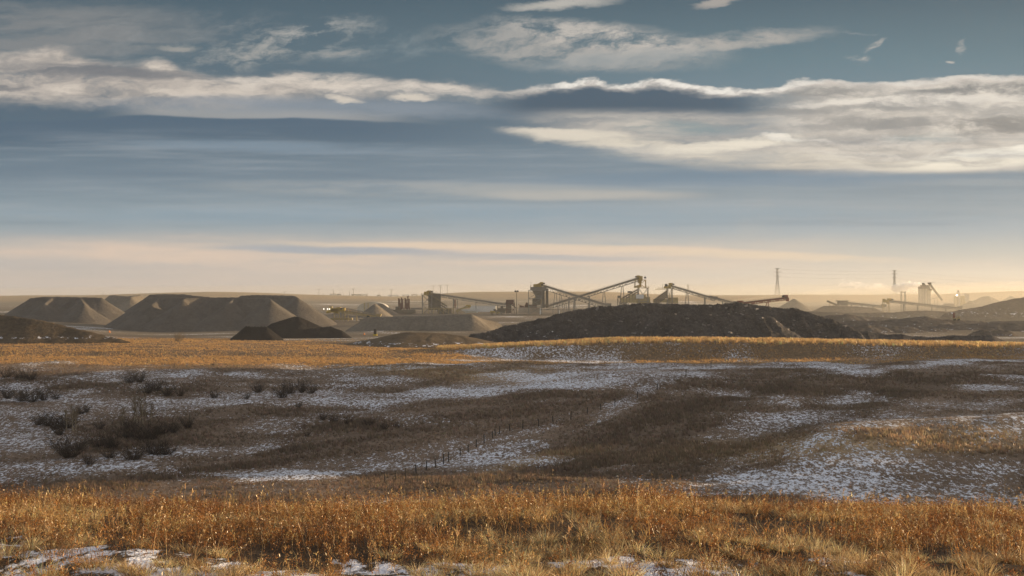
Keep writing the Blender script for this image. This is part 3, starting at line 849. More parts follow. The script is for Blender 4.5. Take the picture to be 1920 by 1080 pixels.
heap('gravel_cone', 'small hazy cone in front of the yellow mixing plant', 'gravel cone', [[(1818, 564, 1100), (1821, 564, 1100)]], M_gravel2, 30, 0.3, step=0.9, group=MG)
heap('gravel_cone', 'broad twin-topped hazy stockpile right of the yellow mixing plant', 'gravel cone', [[(1840, 556.5, 1150), (1852, 554.5, 1150), (1862, 558, 1150)]], M_gravel2, 27, 0.3, step=0.9, group=MG)
heap('gravel_cone', 'small far cone between the twin-topped stockpile and the right-hand hill', 'gravel cone', [[(1894, 555, 1200), (1897, 555, 1200)]], M_gravel2, 30, 0.3, step=1.0, group=MG)
heap('gravel_cone', 'low hazy heap under the small hopper of the right-hand conveyors', 'gravel cone', [[(1545, 573, 930), (1580, 573, 930), (1610, 574, 930), (1640, 577, 930)]], M_spoil, 24, 0.3, 0.2, step=0.9, group=MG)


# ---------------------------------------------------------------- steelwork helpers
class MB:
    def __init__(self): self.v = []; self.f = []
    def box(self, c, s, rz=0.0):
        b = len(self.v); cx, cyy, cz = c; hx_, hy_, hz_ = (q / 2 for q in s); ca, sa = math.cos(rz), math.sin(rz)
        for z in (-hz_, hz_):
            for x, y in ((-hx_, -hy_), (hx_, -hy_), (hx_, hy_), (-hx_, hy_)):
                self.v.append((cx + x * ca - y * sa, cyy + x * sa + y * ca, cz + z))
        for q in ((3, 2, 1, 0), (4, 5, 6, 7), (0, 1, 5, 4), (1, 2, 6, 5), (2, 3, 7, 6), (3, 0, 4, 7)): self.f.append(tuple(b + k for k in q))
        return self
    def bar(self, p, q, w=0.3, h=None):
        p, q = Vector(p), Vector(q); d = (q - p)
        if d.length < 1e-6: return self
        d.normalize(); up = Vector((0, 0, 1)) if abs(d.z) < 0.95 else Vector((1, 0, 0))
        s = d.cross(up).normalized() * (w / 2); u = s.cross(d).normalized() * ((h or w) / 2)
        b = len(self.v)
        for e in (p, q):
            for a, c in ((-1, -1), (1, -1), (1, 1), (-1, 1)): self.v.append(tuple(e + s * a + u * c))
        for k in ((0, 1, 2, 3), (7, 6, 5, 4), (0, 4, 5, 1), (1, 5, 6, 2), (2, 6, 7, 3), (3, 7, 4, 0)): self.f.append(tuple(b + i for i in k))
        return self
    def cone(self, p, q, r0, r1, n=14, cap=True):
        p, q = Vector(p), Vector(q); d = (q - p).normalized(); up = Vector((0, 0, 1)) if abs(d.z) < 0.9 else Vector((1, 0, 0))
        s = d.cross(up).normalized(); u = s.cross(d)
        b = len(self.v)
        for e, r in ((p, r0), (q, r1)):
            for i in range(n):
                a = 2 * math.pi * i / n; self.v.append(tuple(e + s * (math.cos(a) * r) + u * (math.sin(a) * r)))
        for i in range(n):
            j = (i + 1) % n; self.f.append((b + i, b + j, b + n + j, b + n + i))
        if cap: self.f.append(tuple(b + i for i in reversed(range(n)))); self.f.append(tuple(b + n + i for i in range(n)))
        return self
    def frustum(self, z0, s0, z1, s1, c=(0, 0)):
        b = len(self.v)
        for z, s in ((z0, s0), (z1, s1)):
            for x, y in ((-1, -1), (1, -1), (1, 1), (-1, 1)): self.v.append((c[0] + x * s[0] / 2, c[1] + y * s[1] / 2, z))
        for q in ((3, 2, 1, 0), (4, 5, 6, 7), (0, 1, 5, 4), (1, 2, 6, 5), (2, 3, 7, 6), (3, 0, 4, 7)): self.f.append(tuple(b + k for k in q))
        return self
    def frame(self, x0, x1, y0, y1, z0, z1, w=0.3, levels=2, brace=True, yrows=2):
        """braced steel tower"""
        ys = (y0, y1)
        for x in (x0, x1):
            for y in ys: self.bar((x, y, z0), (x, y, z1), w)
        for k in range(levels + 1):
            z = z0 + (z1 - z0) * k / levels
            if k:
                for y in ys: self.bar((x0, y, z), (x1, y, z), w * .8)
                for x in (x0, x1): self.bar((x, y0, z), (x, y1, z), w * .8)
            if brace and k < levels:
                zz = z0 + (z1 - z0) * (k + 1) / levels
                for y in ys:
                    self.bar((x0, y, z), (x1, y, zz), w * .5); self.bar((x1, y, z), (x0, y, zz), w * .5)
                for x in (x0, x1): self.bar((x, y0, z), (x, y1, zz), w * .5)
        return self
    def rail(self, pts, h=1.1, w=0.09):
        for a, b in zip(pts[:-1], pts[1:]):
            a, b = Vector(a), Vector(b); n = max(1, int((b - a).length / 1.8))
            up = Vector((0, 0, h))
            self.bar(a + up, b + up, w); self.bar(a + up * .5, b + up * .5, w)
            for i in range(n + 1):
                p = a.lerp(b, i / n); self.bar(p, p + up, w)
        return self
    def build(self, name, mat, parent=None, off=(0, 0, 0), smooth=False):
        V = np.array(self.v, float) - np.array(off, float)
        return link_mesh(name, V, self.f, mat, parent, smooth)


def thing(name, label, cat, loc, group=None):
    o = bpy.data.objects.new(name, None); C.objects.link(o)
    o.location = loc; o.empty_display_size = 1.0
    return prop(o, label, cat, group)


M_steel = simple('galvanised_steel', (0.26, 0.25, 0.22), 0.55, 0.2, 0.8, 0.4)
M_yellow = simple('yellow_paint', (0.42, 0.29, 0.06), 0.55, 0.25, 0.6)
M_yelpale = simple('dusty_yellow', (0.40, 0.31, 0.15), 0.7, 0.25, 0.5)
M_rust = simple('red_brown_paint', (0.13, 0.05, 0.032), 0.7, 0.3, 0.6)
M_redst = simple('red_conveyor_paint', (0.24, 0.075, 0.045), 0.7, 0.25, 0.6)
M_belt = simple('conveyor_belt', (0.05, 0.043, 0.036), 0.8, 0.2, 0.6)
M_grey = simple('dusty_grey_steel', (0.20, 0.18, 0.15), 0.65, 0.25, 0.5, 0.2)
M_deck = simple('dusty_screen_deck', (0.15, 0.125, 0.09), 0.8, 0.3, 0.5)
M_white = simple('white_sheeting', (0.72, 0.71, 0.68), 0.6, 0.06, 0.3)
M_conc = simple('beige_concrete', (0.40, 0.32, 0.24), 0.85, 0.15, 0.5)
M_darkm = simple('dark_machinery', (0.055, 0.048, 0.042), 0.7, 0.3, 0.6)
M_wood = simple('weathered_pole_wood', (0.10, 0.075, 0.055), 0.9, 0.25, 1.0)
M_silo = simple('cream_silo', (0.50, 0.45, 0.36), 0.6, 0.1, 0.3)
M_lampw = simple('lamp_glass', (0.8, 0.8, 0.78), 0.2, 0.02)
M_tyre = simple('tyre_rubber', (0.03, 0.03, 0.03), 0.9, 0.2)
M_glass = simple('cab_glass', (0.04, 0.05, 0.06), 0.1, 0.05, spec=0.6)
g = MT('headlight'); em = g.n('ShaderNodeEmission'); em.inputs[0].default_value = (1, 0.95, 0.85, 1); em.inputs[1].default_value = 6.0
g.l(em.outputs[0], g.out.inputs[0]); M_light = g.m


def conveyor(name, label, lo, hi, mat=None, legs=(), width=2.2, depth=1.7, head=True, group=None, tail=True, bright=False, leg_mat=None, hood=M_yellow, zlegs=None):
    """inclined belt conveyor: lattice gantry, belt, rollers, walkway rail, trestles and head drive; lo / hi are world points"""
    lo, hi = Vector(lo), Vector(hi); mat = mat or M_steel
    base = Vector((lo.x, lo.y, gz(lo.x, lo.y)))
    t = thing(name, label, 'conveyor', base, group)
    d = (hi - lo); L = d.length; dn = d.normalized()
    side = Vector((-dn.y, dn.x, 0)).normalized(); up = dn.cross(side) * -1
    if up.z < 0: up = -up
    m = MB(); n = max(4, int(L / 2.4))
    for s in (-1, 1):
        o = side * (s * width / 2)
        m.bar(lo + o, hi + o, 0.38, 0.42); m.bar(lo + o - up * depth, hi + o - up * depth, 0.36, 0.38)
        for i in range(n):
            a = lo.lerp(hi, i / n) + o; b = lo.lerp(hi, (i + 1) / n) + o
            m.bar(a, a - up * depth, 0.24)
            m.bar((a - up * depth) if i % 2 else a, b if i % 2 else (b - up * depth), 0.22)
        m.bar(hi + o, hi + o - up * depth, 0.2)
        m.bar(lo + o * .96 - up * .36, hi + o * .96 - up * .36, 0.06, depth * .42)
    for i in range(0, n + 1, 2):
        a = lo.lerp(hi, i / n); m.bar(a - side * width / 2 - up * depth, a + side * width / 2 - up * depth, 0.14)
    m.build('gantry', mat, t, base)
    b = MB(); b.bar(lo + up * .35, hi + up * .35, width * .8, 0.16)
    for i in range(n * 2):
        a = lo.lerp(hi, (i + .5) / (n * 2)) + up * .2
        b.bar(a - side * width * .55, a + side * width * .55, 0.16)
    b.build('belt', M_belt, t, base)
    r = MB(); r.rail([lo - side * (width / 2 + .5) + up * .1, hi - side * (width / 2 + .5) + up * .1], 1.1, 0.10)
    r.bar(lo - side * (width / 2 + .35), hi - side * (width / 2 + .35), 0.7, 0.08)
    wk = r.build('walkway', mat, t, base)
    for f_, kind in legs:
        p = lo.lerp(hi, f_) - up * depth
        zb = gz(p.x, p.y) if zlegs is None else zlegs
        lg = MB(); h = p.z - zb
        if h < 0.5: continue
        if kind == 'A':
            for s in (-1, 1):
                e = side * (s * width / 2); f2 = side * (s * (width / 2 + h * .10))
                for q in (-1, 1):
                    lg.bar(p + e + dn * q * .5, Vector((p.x, p.y, zb - .3)) + f2 + Vector((dn.x, dn.y, 0)) * q * (0.6 + h * .10), 0.26)
            k_ = max(2, int(h / 3.5))
            for i in range(1, k_ + 1):
                z = zb + h * (1 - i / (k_ + .5)); wq = 0.5 + (p.z - z) * .10
                for s in (-1, 1):
                    e = side * (s * (width / 2 + (p.z - z) * .1))
                    lg.bar(Vector((p.x, p.y, z)) + e - Vector((dn.x, dn.y, 0)) * wq, Vector((p.x, p.y, z)) + e + Vector((dn.x, dn.y, 0)) * wq, 0.16)
        else:
            for s in (-1, 1):
                e = side * (s * width / 2)
                lg.bar(p + e, Vector((p.x, p.y, zb - .3)) + e, 0.8 if kind == 'C' else 0.45)
            lg.bar(p - side * width / 2 + Vector((0, 0, -h * .5)), p + side * width / 2 + Vector((0, 0, -h * .5)), 0.25)
        lg.build('trestle', leg_mat or mat, t, base)
    if head:
        hb = MB(); c = hi + dn * .3
        hb.box((c.x, c.y, c.z + .7), (2.6, width + .9, 2.3)); hb.box((c.x + (1.2 if dn.x > 0 else -1.2), c.y, c.z - 1.0), (1.7, width, 2.4))
        hd = hb.build('head_box', hood, t, base)
        dr = MB(); dr.cone(hi - side * (width * .8), hi + side * (width * .8), .55, .55); dr.box((hi.x - dn.x * 1.6, hi.y - width * .8, hi.z + 1.0), (1.4, 1.0, 1.0))
        dr.build('drive_motor', M_darkm, hd, base)
    if tail:
        tb = MB(); tb.frustum(lo.z - .4, (2.2, 2.0), lo.z + 1.6, (3.6, 3.0), (lo.x, lo.y)); tb.build('feed_hopper', mat, t, base)
    return t


D0 = 900.0
CG = 'belt conveyors of the gravel plant'
# ---- first conveyor from the left screen tower
conveyor('belt_conveyor', 'long conveyor sloping down right from the leftmost screen tower, on three trestles', at(951, 571, D0), at(806, 549.5, D0), legs=((.12, 'B'), (.40, 'B'), (.69, 'C'), (.64, 'B')), group=CG, hood=M_yelpale)
conveyor('belt_conveyor', 'conveyor falling right from the big surge bin, crossing in front of another', at(1142, 573, D0 - 8), at(1016, 534, D0 - 8), legs=((.50, 'C'), (.58, 'C'), (.28, 'A'), (.70, 'A'), (.78, 'A')), width=2.8, depth=3.0, group=CG)
conveyor('belt_conveyor', 'longest conveyor climbing right to the tallest screen tower', at(1024, 574.5, D0 + 8), at(1196, 521.5, D0 + 8), legs=((.20, 'A'), (.30, 'A'), (.62, 'A'), (.82, 'A'), (.46, 'C')), width=2.4, depth=2.3, group=CG)
conveyor('belt_conveyor', 'conveyor falling right from the small screen tower behind the rubble mound', at(1341, 560, D0 + 5), at(1258, 535.5, D0 + 5), legs=((.62, 'A'), (.22, 'C')), width=2.2, depth=1.8, group=CG)
conveyor('transfer_conveyor', 'short low transfer conveyor running down behind the rubble mound crest', at(1380, 569, D0 + 5), at(1331, 555.5, D0 + 5), legs=((.5, 'B'),), width=1.6, depth=1.2, head=False, group=CG)
conveyor('stacker_conveyor', 'reddish stacker conveyor rising right above the rubble mound', at(1388, 568.5, 780), at(1472, 558.5, 780), M_redst, legs=((.25, 'B'), (.6, 'A')), width=2.0, depth=1.4, group=CG, hood=M_redst)
conveyor('stacker_conveyor', 'yellow-headed stacker conveyor sloping down right beside the tall sunlit stockpile', at(710, 593.5, 800), at(636, 581.5, 800), M_yelpale, legs=((.25, 'B'), (.55, 'B'), (.85, 'B')), width=1.8, depth=1.2, group=CG)
conveyor('belt_conveyor', 'hazy low conveyor in the right-hand pit running from the small hopper', at(1657, 574.5, 950), at(1590, 567.5, 950), M_steel, legs=((.3, 'B'), (.6, 'B'), (.9, 'B')), width=1.8, depth=1.2, group=CG, head=False)
conveyor('belt_conveyor', 'rightmost hazy conveyor sloping down right from the yellow transfer head', at(1800, 578, 940), at(1668, 564, 940), M_steel, legs=((.2, 'B'), (.4, 'B'), (.6, 'B'), (.8, 'B')), width=1.8, depth=1.2, group=CG)


def loc(px, d):
    x = (px - 960) / F * d
    return Vector((x, d, gz(x, d)))


def Zr(py, d): return (HY - py) / F * d


def Xr(px, d): return (px - 960) / F * d


# ---- left screen tower
def screen_tower(label, d, x0, x1, zt, deck, head, dirn, group, extra=None):
    b = loc((x0 + x1) / 2, d); t = thing('screen_tower', label, 'screen tower', b, group)
    xa, xb = Xr(x0, d) - b.x, Xr(x1, d) - b.x; zz = Zr(zt, d) - b.z
    MB().frame(xa, xb, -3, 3, -.5, zz, .42, 2).build('tower_frame', M_steel, t)
    m = MB(); m.box(((xa + xb) / 2, 0, zz + .12), (xb - xa + 1.6, 7.4, .24)); pf = m.build('platform', M_yelpale, t); m = MB(); m.rail([(xa - .7, -3.6, zz + .2), (xb + .7, -3.6, zz + .2), (xb + .7, 3.6, zz + .2)]); m.rail([(xa - .7, 3.6, zz + .2), (xa - .7, -3.6, zz + .2)])
    m.build('guard_rail', M_yelpale, pf)
    hx0, hx1, hz0, hz1 = head
    m = MB(); xh0, xh1 = Xr(hx0, d) - b.x, Xr(hx1, d) - b.x; z0, z1 = Zr(hz1, d) - b.z, Zr(hz0, d) - b.z
    w = (xh1 - xh0)
    m.box((xh0 + w * .24, 0, (z0 + z1) / 2 - .25), (w * .46, 3.6, z1 - z0 - .5)); m.box((xh0 + w * .75, 0, (z0 + z1) / 2 + .05), (w * .48, 3.9, z1 - z0))
    m.build('head_box', M_yellow, t)
    # sloping decks
    (dx0, dz0), (dx1, dz1), th = deck
    A = Vector((Xr(dx0, d) - b.x, 0, Zr(dz0, d) - b.z)); B = Vector((Xr(dx1, d) - b.x, 0, Zr(dz1, d) - b.z))
    m = MB()
    for k in range(4):
        off = Vector((0, 0, -th * k / 3.6)); m.bar(A + off, B + off, 4.2, .55)
        for s in (-2.3, 2.3): m.bar(A + off + Vector((0, s, .1)), B + off + Vector((0, s, .1)), .2, .7)
    for k in range(7):
        p = A.lerp(B, k / 6)
        for s in (-2.4, 2.4): m.bar(p + Vector((0, s, .5)), p + Vector((0, s, -th)), .22)
    m.build('screen_deck', M_deck, t)
    m = MB()
    m.rail([A + Vector((0, -2.6, .4)), B + Vector((0, -2.6, .4))], 1.1)
    m.build('stair_rail', M_yelpale, t)
    for p_ in (A.lerp(B, .55), A.lerp(B, .95)):
        for s in (-2, 2):
            if p_.z - th > .3: MB().bar((p_.x, s, p_.z - th), (p_.x, s, -.5), .4).build('deck_leg', M_steel, t)
    if extra: extra(t, b)
    return t


TG = 'screen towers of the gravel plant'


def left_extra(t, b):
    m = MB(); d = D0
    x0, x1 = Xr(795, d) - b.x, Xr(851, d) - b.x
    z = Zr(579, d) - b.z
    m.box(((x0 + x1) / 2, -2, z), (x1 - x0, 3, .5))
    for k in range(7): m.bar((x0 + (x1 - x0) * k / 6, -3, z), (x0 + (x1 - x0) * k / 6, -3, -.5), .35)
    for k in range(6): m.bar((x0 + (x1 - x0) * k / 6, -3, z), (x0 + (x1 - x0) * (k + 1) / 6, -3, .3), .22)
    m.rail([(x0, -3.4, z + .3), (x1, -3.4, z + .3)])
    m.build('base_frame', M_yelpale, t)
    m = MB(); m.frustum(z - 6, (3, 3), z + .0, (5, 5), (Xr(826, d) - b.x, 0)); m.box((Xr(842, d) - b.x, 0, z - 1.8), (4, 4, 4.5)); m.box((Xr(834, d) - b.x, 0, z - 3.8), (6, 3, 2.2))
    m.build('crusher_box', M_grey, t)
    m = MB(); m.box((Xr(815, d) - b.x, 0, Zr(566, d) - b.z), (9, 4.5, 12)); m.build('chute', M_deck, t)


screen_tower('leftmost screen tower, square yellow head box above long sloping screen decks', D0, 792, 810, 553, ((812, 558.5), (838, 574.5), 6.5), (795, 805, 545.5, 552.5), 1, TG, left_extra)


def tall_extra(t, b):
    d = D0 + 8
    m = MB(); xa, xb = Xr(1190.5, d) - b.x, Xr(1210.5, d) - b.x; z0, z1 = Zr(540, d) - b.z, Zr(525, d) - b.z
    m.frame(xa, xb, -2, 2, z0, z1, .4, 1); m.bar((Xr(1203, d) - b.x, 0, z1), (xb, 0, z1), .5)
    m.build('head_frame', M_yelpale, t)
    m = MB(); m.box((Xr(1198, d) - b.x, 0, Zr(521.5, d) - b.z), (2.4, 3.4, 2.8)); m.box((Xr(1202, d) - b.x, 0, Zr(522, d) - b.z), (2.0, 3, 3.4)); m.box((Xr(1199.5, d) - b.x, 0, Zr(527.5, d) - b.z), (2.6, 2.6, 2.6))
    m.bar((Xr(1200, d) - b.x, 0, Zr(528, d) - b.z), (Xr(1201, d) - b.x, 0, Zr(538, d) - b.z), 1.4)
    m.build('transfer_chute', M_yellow, t)
    m = MB(); m.box((Xr(1209.5, d) - b.x, 0, Zr(520.5, d) - b.z), (1.4, 1.6, 1.3)); m.bar((Xr(1209.5, d) - b.x, 0, Zr(520, d) - b.z), (Xr(1209.5, d) - b.x, 0, Zr(516.5, d) - b.z), .16)
    m.build('motor', M_darkm, t)
    m = MB(); m.box((Xr(1195, d) - b.x, 0, Zr(560, d) - b.z), (12, 5, 6)); m.box((Xr(1172, d) - b.x, 0, Zr(563, d) - b.z), (6, 5, 3.2)); m.box((Xr(1207, d) - b.x, 0, Zr(563, d) - b.z), (9, 5.2, 5.0))
    m.build('crusher_house', M_yelpale, t)
    m = MB(); m.box((Xr(1199, d) - b.x, -3.0, Zr(556, d) - b.z), (5.5, 1.2, 3.0)); m.build('control_cabin', M_white, t)
    m = MB(); m.box((Xr(1181, d) - b.x, 0, Zr(547.5, d) - b.z), (3.0, 4.2, 1.4)); m.box((Xr(1161, d) - b.x, 0, Zr(556.5, d) - b.z), (2.4, 3, 1.8)); m.frame(Xr(1158, d) - b.x, Xr(1170, d) - b.x, -2, 2, -.5, Zr(560, d) - b.z, .3, 1)
    m.build('side_platform', M_grey, t)


screen_tower('tallest screen tower, with X-braced head frame above screens stepping down left', D0 + 8, 1197, 1214.5, 540, ((1196, 543), (1163, 561.5), 6.0), (1189, 1199, 535, 539.3), -1, TG, tall_extra)


def small_extra(t, b):
    d = D0 + 5
    m = MB(); m.box((Xr(1240, d) - b.x, 0, Zr(542.3, d) - b.z), (8.5, 4, .35)); m.rail([(Xr(1233, d) - b.x, -2, Zr(542, d) - b.z), (Xr(1250, d) - b.x, -2, Zr(542, d) - b.z)], 1.0)
    m.build('catwalk', M_yellow, t)
    m = MB(); m.box((Xr(1249, d) - b.x, 0, Zr(534.6, d) - b.z), (1.8, 2, 1.8)); m.build('motor', M_darkm, t); MB().bar((Xr(1242.5, d) - b.x, 0, Zr(542, d) - b.z), (Xr(1242.5, d) - b.x, 0, Zr(533, d) - b.z), .16).build('mast', M_darkm, t)
    m = MB(); m.box((Xr(1262, d) - b.x, 0, Zr(563, d) - b.z), (7, 4, 4)); m.box((Xr(1240, d) - b.x, 0, Zr(564, d) - b.z), (12, 4, 2.5)); m.build('crusher_house', M_yelpale, t)


screen_tower('small screen tower with a yellow catwalk jutting left, right of the tallest tower', D0 + 5, 1251, 1260, 541, ((1250, 546), (1226, 563), 5.0), (1245, 1258, 535.5, 540.8), -1, TG, small_extra)

# ---- surge bin
d = D0 - 6; b = loc(1008, d); t = thing('surge_bin', 'big tapering steel surge bin on a braced frame, yellow machinery on top', 'surge bin', b)
X = lambda p: Xr(p, d) - b.x
Z = lambda p: Zr(p, d) - b.z
MB().frame(X(991), X(1016), -4, 4, -.5, Z(544.5), .45, 3).build('bin_frame', M_steel, t)
m = MB(); m.box((X(1009.5), 0, Z(541)), (X(1025) - X(994.5), 7.4, Z(538) - Z(544))); m.frustum(Z(553), (5.5, 4.5), Z(544), (X(1023) - X(997), 7), (X(1010), 0)); m.frustum(Z(560), (4, 4), Z(553), (5.5, 4.5), (X(1010), 0))
m.build('hopper', M_grey, t)
m = MB(); m.box((X(1005), 0, Z(535.5)), (3.6, 5, 2.2)); m.box((X(1013), 0, Z(534.5)), (3, 5, 2.6)); m.box((X(1008.5), 1, Z(534)), (1.2, 2, 1.6)); m.build('head_box', M_yellow, t)
m = MB(); m.rail([(X(994.5), -3.8, Z(538)), (X(1024), -3.8, Z(538))], 1.3); m.rail([(X(994.5), 3.8, Z(538)), (X(994.5), -3.8, Z(538))], 1.3); m.build('guard_rail', M_yellow, t)
m = MB(); m.box((X(1006), 0, Z(566)), (6, 5, 5)); m.box((X(1018), 0, Z(560)), (2.6, 3, 14)); m.box((X(1025.5), 0, Z(559)), (2.0, 2.6, Z(541) - Z(577)))
m.build('discharge_leg', M_deck, t)
m = MB(); m.box((X(1009), -1.2, Z(563)), (5.5, 1.5, 5)); m.build('feeder', M_yelpale, t)
m = MB(); m.bar((X(995.5), -3, Z(538)), (X(995.5), -3, Z(529.5)), .14); m.box((X(995.5), -3, Z(529.5)), (.4, .4, .5)); m.build('mast', M_darkm, t)

# ---- twin red-brown sand classifier towers
d = D0 - 5; b = loc(757, d); t = thing('classifier_tower', 'dark red-brown twin tower with cylinders on top, left of the leftmost screen tower', 'plant tower', b)
for cx_ in (751.5, 763.5):
    m = MB(); m.frame(X(cx_ - 4.5), X(cx_ + 4.5), -2.2, 2.2, -.5, Z(577), .35, 2); m.box((X(cx_), 0, Z(573)), (3.4, 3.6, 3.4)); m.frustum(Z(580), (1.6, 1.6), Z(575), (3.4, 3.4), (X(cx_), 0))
    o = m.build('tank_frame', M_rust, t)
    m = MB()
    for k, (ox, hh) in enumerate(((-4, 560), (-1.6, 562), (1.2, 558.5 if cx_ < 757 else 556), (3.8, 561))):
        m.cone((X(cx_ + ox), (-1) ** k * .6, Z(570)), (X(cx_ + ox), (-1) ** k * .6, Z(hh)), .42, .36, 8); m.box((X(cx_ + ox), (-1) ** k * .6, Z(hh)), (1.3, 1.2, .5))
    m.bar((X(cx_ - 4.5), 0, Z(570)), (X(cx_ + 4.5), 0, Z(570)), .6); m.build('cylinder', M_rust, t)
m = MB(); m.bar((X(770), 0, Z(578.2)), (X(792), 0, Z(578.2)), .6, .8); m.bar((X(770), 0, Z(580)), (X(792), 0, Z(580)), .4); m.build('pipe_bridge', M_grey, t)
m = MB(); m.box((X(757), 0, Z(584)), (17, 5, 2.6)); m.box((X(746.5), 0, Z(580)), (3.5, 4, 4)); m.frustum(Z(590), (4, 4), Z(584), (9, 6), (X(766), 0)); m.build('sump', M_deck, t)
d = D0 - 3
conveyor('low_conveyor', 'low rusty conveyor joining the sharp gravel cone and the twin classifier tower', at(745, 584.5, D0 - 3), at(722, 578.5, D0 - 3), M_rust, legs=((.5, 'B'),), width=1.6, depth=1.2, head=False, group=CG)

# ---- discharge house at the end of the first conveyor
d = D0; b = loc(956, d); t = thing('feed_house', 'squat red-brown trestle house at the low end of the leftmost long conveyor', 'trestle house', b)
MB().frame(X(949.5), X(964), -3, 3, -.5, Z(562.5), .4, 3).build('trestle_frame', M_rust, t)
m = MB(); m.frustum(Z(566.5), (6.0, 5.6), Z(562), (4.6, 5), (X(956), 0)); m.box((X(956), 0, Z(568.5)), (5.4, 5, 1.4)); m.build('roof_hood', M_rust, t)
m = MB(); m.bar((X(957), -3, Z(570)), (X(970), -3, Z(578.5)), 1.2, .5); m.bar((X(964), -2, Z(565)), (X(967), -2, Z(582)), .3); m.build('chute', M_belt, t)
m = MB(); m.box((X(954), -1, Z(578)), (3.6, 3, 7)); m.box((X(945), -1, Z(580.5)), (9, 4, 2.0)); m.box((X(941), -1, Z(577)), (2, 2, 2)); m.box((X(937), -1, Z(584)), (8, 4, 2)); m.build('feeder', M_deck, t)

# ---- cone crusher between them
d = D0 - 4; b = loc(872, d); t = thing('cone_crusher', 'yellow crusher with a white boat-shaped hopper under the leftmost long conveyor', 'crusher', b)
m = MB(); m.bar((X(855), 0, Z(583)), (X(877), 0, Z(574.5)), 3, 1.4); m.bar((X(855), 0, Z(585.5)), (X(868), 0, Z(579)), 2, .5); m.build('screen_box', M_yelpale, t)
m = MB(); m.cone((X(876), 0, Z(577)), (X(876), 0, Z(571.5)), 1.5, 1.0, 12); m.box((X(880), 0, Z(574)), (2.2, 2.4, 1.8)); m.build('crusher_head', M_yellow, t)
m = MB(); m.frustum(Z(586.5), (8, 2.6), Z(580), (15, 4), (X(884), 0)); m.build('hopper', M_white, t)
m = MB(); m.frame(X(858), X(892), -1.8, 1.8, -.5, Z(584.5), .3, 1); m.build('skid_frame', M_yelpale, t)
m = MB(); m.cone((X(853.2), 0, Z(577.5)), (X(853.2), 0, Z(568)), .45, .45, 10); m.cone((X(853.2), 0, Z(573)), (X(853.2), 0, Z(571.3)), 1.0, 1.0, 10); m.cone((X(853.2), 0, Z(570)), (X(853.2), 0, Z(569)), .9, .6, 10); m.cone((X(853.2), 0, Z(562)), (X(853.2), 0, Z(568)), .55, .55, 10)
m.build('hydraulic_post', M_rust, t)

# ---- white shed, concrete wall, generator, mast
d = 960; b = loc(905, d); t = thing('storage_shed', 'long flat white storage shed under the leftmost long conveyor', 'shed', b)
MB().box((X(906), 0, (Z(573.5)) / 2 - .2), (X(930) - X(882), 14, Z(573.5) + .6)).build('wall', M_white, t)
MB().box((X(906), 0, Z(573.5) + .25), (X(930) - X(882) + .6, 14.6, .35)).build('roof', M_silo, t)
d = D0; b = loc(992, d); t = thing('concrete_bunker', 'low beige concrete block bunker between the feed house and the surge bin', 'bunker', b)
m = MB()
for k in range(6): m.box((X(972 + 40 * (k + .5) / 6), -5, Z(581.3)), ((X(1012) - X(972)) / 6 - .08, 2.2, Z(576.5) - Z(586.5)))
m.build('block_wall', M_conc, t)
m = MB(); m.box((X(978), -3, Z(575)), (3.2, 3, 1.4)); m.box((X(988), -3, Z(572.5)), (2.2, 3, 3.2)); m.box((X(990), -3, Z(574)), (5.0, 3, 2.2)); m.box((X(1000), -3, Z(574.5)), (5, 3, 1.7)); m.bar((X(972), -3.5, Z(571)), (X(984), -3.5, Z(576)), .5, .35); m.cone((X(987.5), -3, Z(572)), (X(987.5), -3, Z(567)), .5, .4, 8)
m.build('machinery', M_rust, t)
d = D0 - 12; b = loc(968.5, d); t = thing('light_mast', 'tall light mast with two lamps beside the red-brown feed house', 'light mast', b)
MB().cone((X(968.5), 0, -.3), (X(968.5), 0, Z(546)), .22, .13, 8).build('mast', M_darkm, t)
for s in (-1, 1):
    m = MB(); m.bar((X(968.5), 0, Z(546.4)), (X(968.5 + s * 2.2), 0, Z(545.6)), .14); m.cone((X(968.5 + s * 2.2), .5, Z(545.2)), (X(968.5 + s * 2.2), -.5, Z(546.2)), .45, .75, 10); m.build('lamp_head', M_darkm, t)
d = D0 - 20; b = loc(1013, d); t = thing('barrier_boom', 'white barrier post with a long pale boom in front of the surge bin', 'barrier', b)
MB().box((0, 0, Z(580.5) / 2), (.7, .7, Z(575.5))).build('post', M_white, t)
m = MB(); m.bar((0, 0, Z(580.5)), (X(1076), 0, Z(581.2)), .7, .5); m.build('boom', M_grey, t)
MB().bar((X(1049), 0, Z(581.2)), (X(1049), 0, -.3), .45).build('support_leg', M_white, t)

# ---- domed white shed behind the cones
d = 980; b = loc(700, d); t = thing('dome_shed', 'faded white round-roofed fabric shed behind the sharp gravel cone', 'shed', b)
m = MB(); n = 16; R_ = (X(728) - X(672)) / 2; cxm = (X(728) + X(672)) / 2; hh = Z(566.5)
va = [(cxm - R_ + R_ * 2 * 0, 0, 0)]
pts_ = [(cxm - math.cos(math.pi * i / n) * R_, max(0.0, math.sin(math.pi * i / n)) ** .6 * hh) for i in range(n + 1)]
for i in range(n):
    (xa, za), (xb, zb) = pts_[i], pts_[i + 1]; bb = len(m.v)
    m.v += [(xa, -9, za), (xb, -9, zb), (xb, 9, zb), (xa, 9, za)]; m.f.append((bb, bb + 1, bb + 2, bb + 3))
bb = len(m.v); m.v += [(x_, 9, z_) for x_, z_ in pts_]; m.f.append(tuple(range(bb, bb + n + 1)))
m.build('fabric_roof', simple('faded_fabric', (0.46, 0.43, 0.38), 0.8, 0.1, 0.4), t)
bb = MB(); bb.v = [(x_, -8.9, z_ - .1) for x_, z_ in pts_]; bb.f = [tuple(reversed(range(n + 1)))]; bb.build('end_wall', M_silo, t)
m = MB()
for px_ in (686, 693): m.bar((X(px_), -9.6, -.3), (X(px_), -9.6, hh * .92), .8)
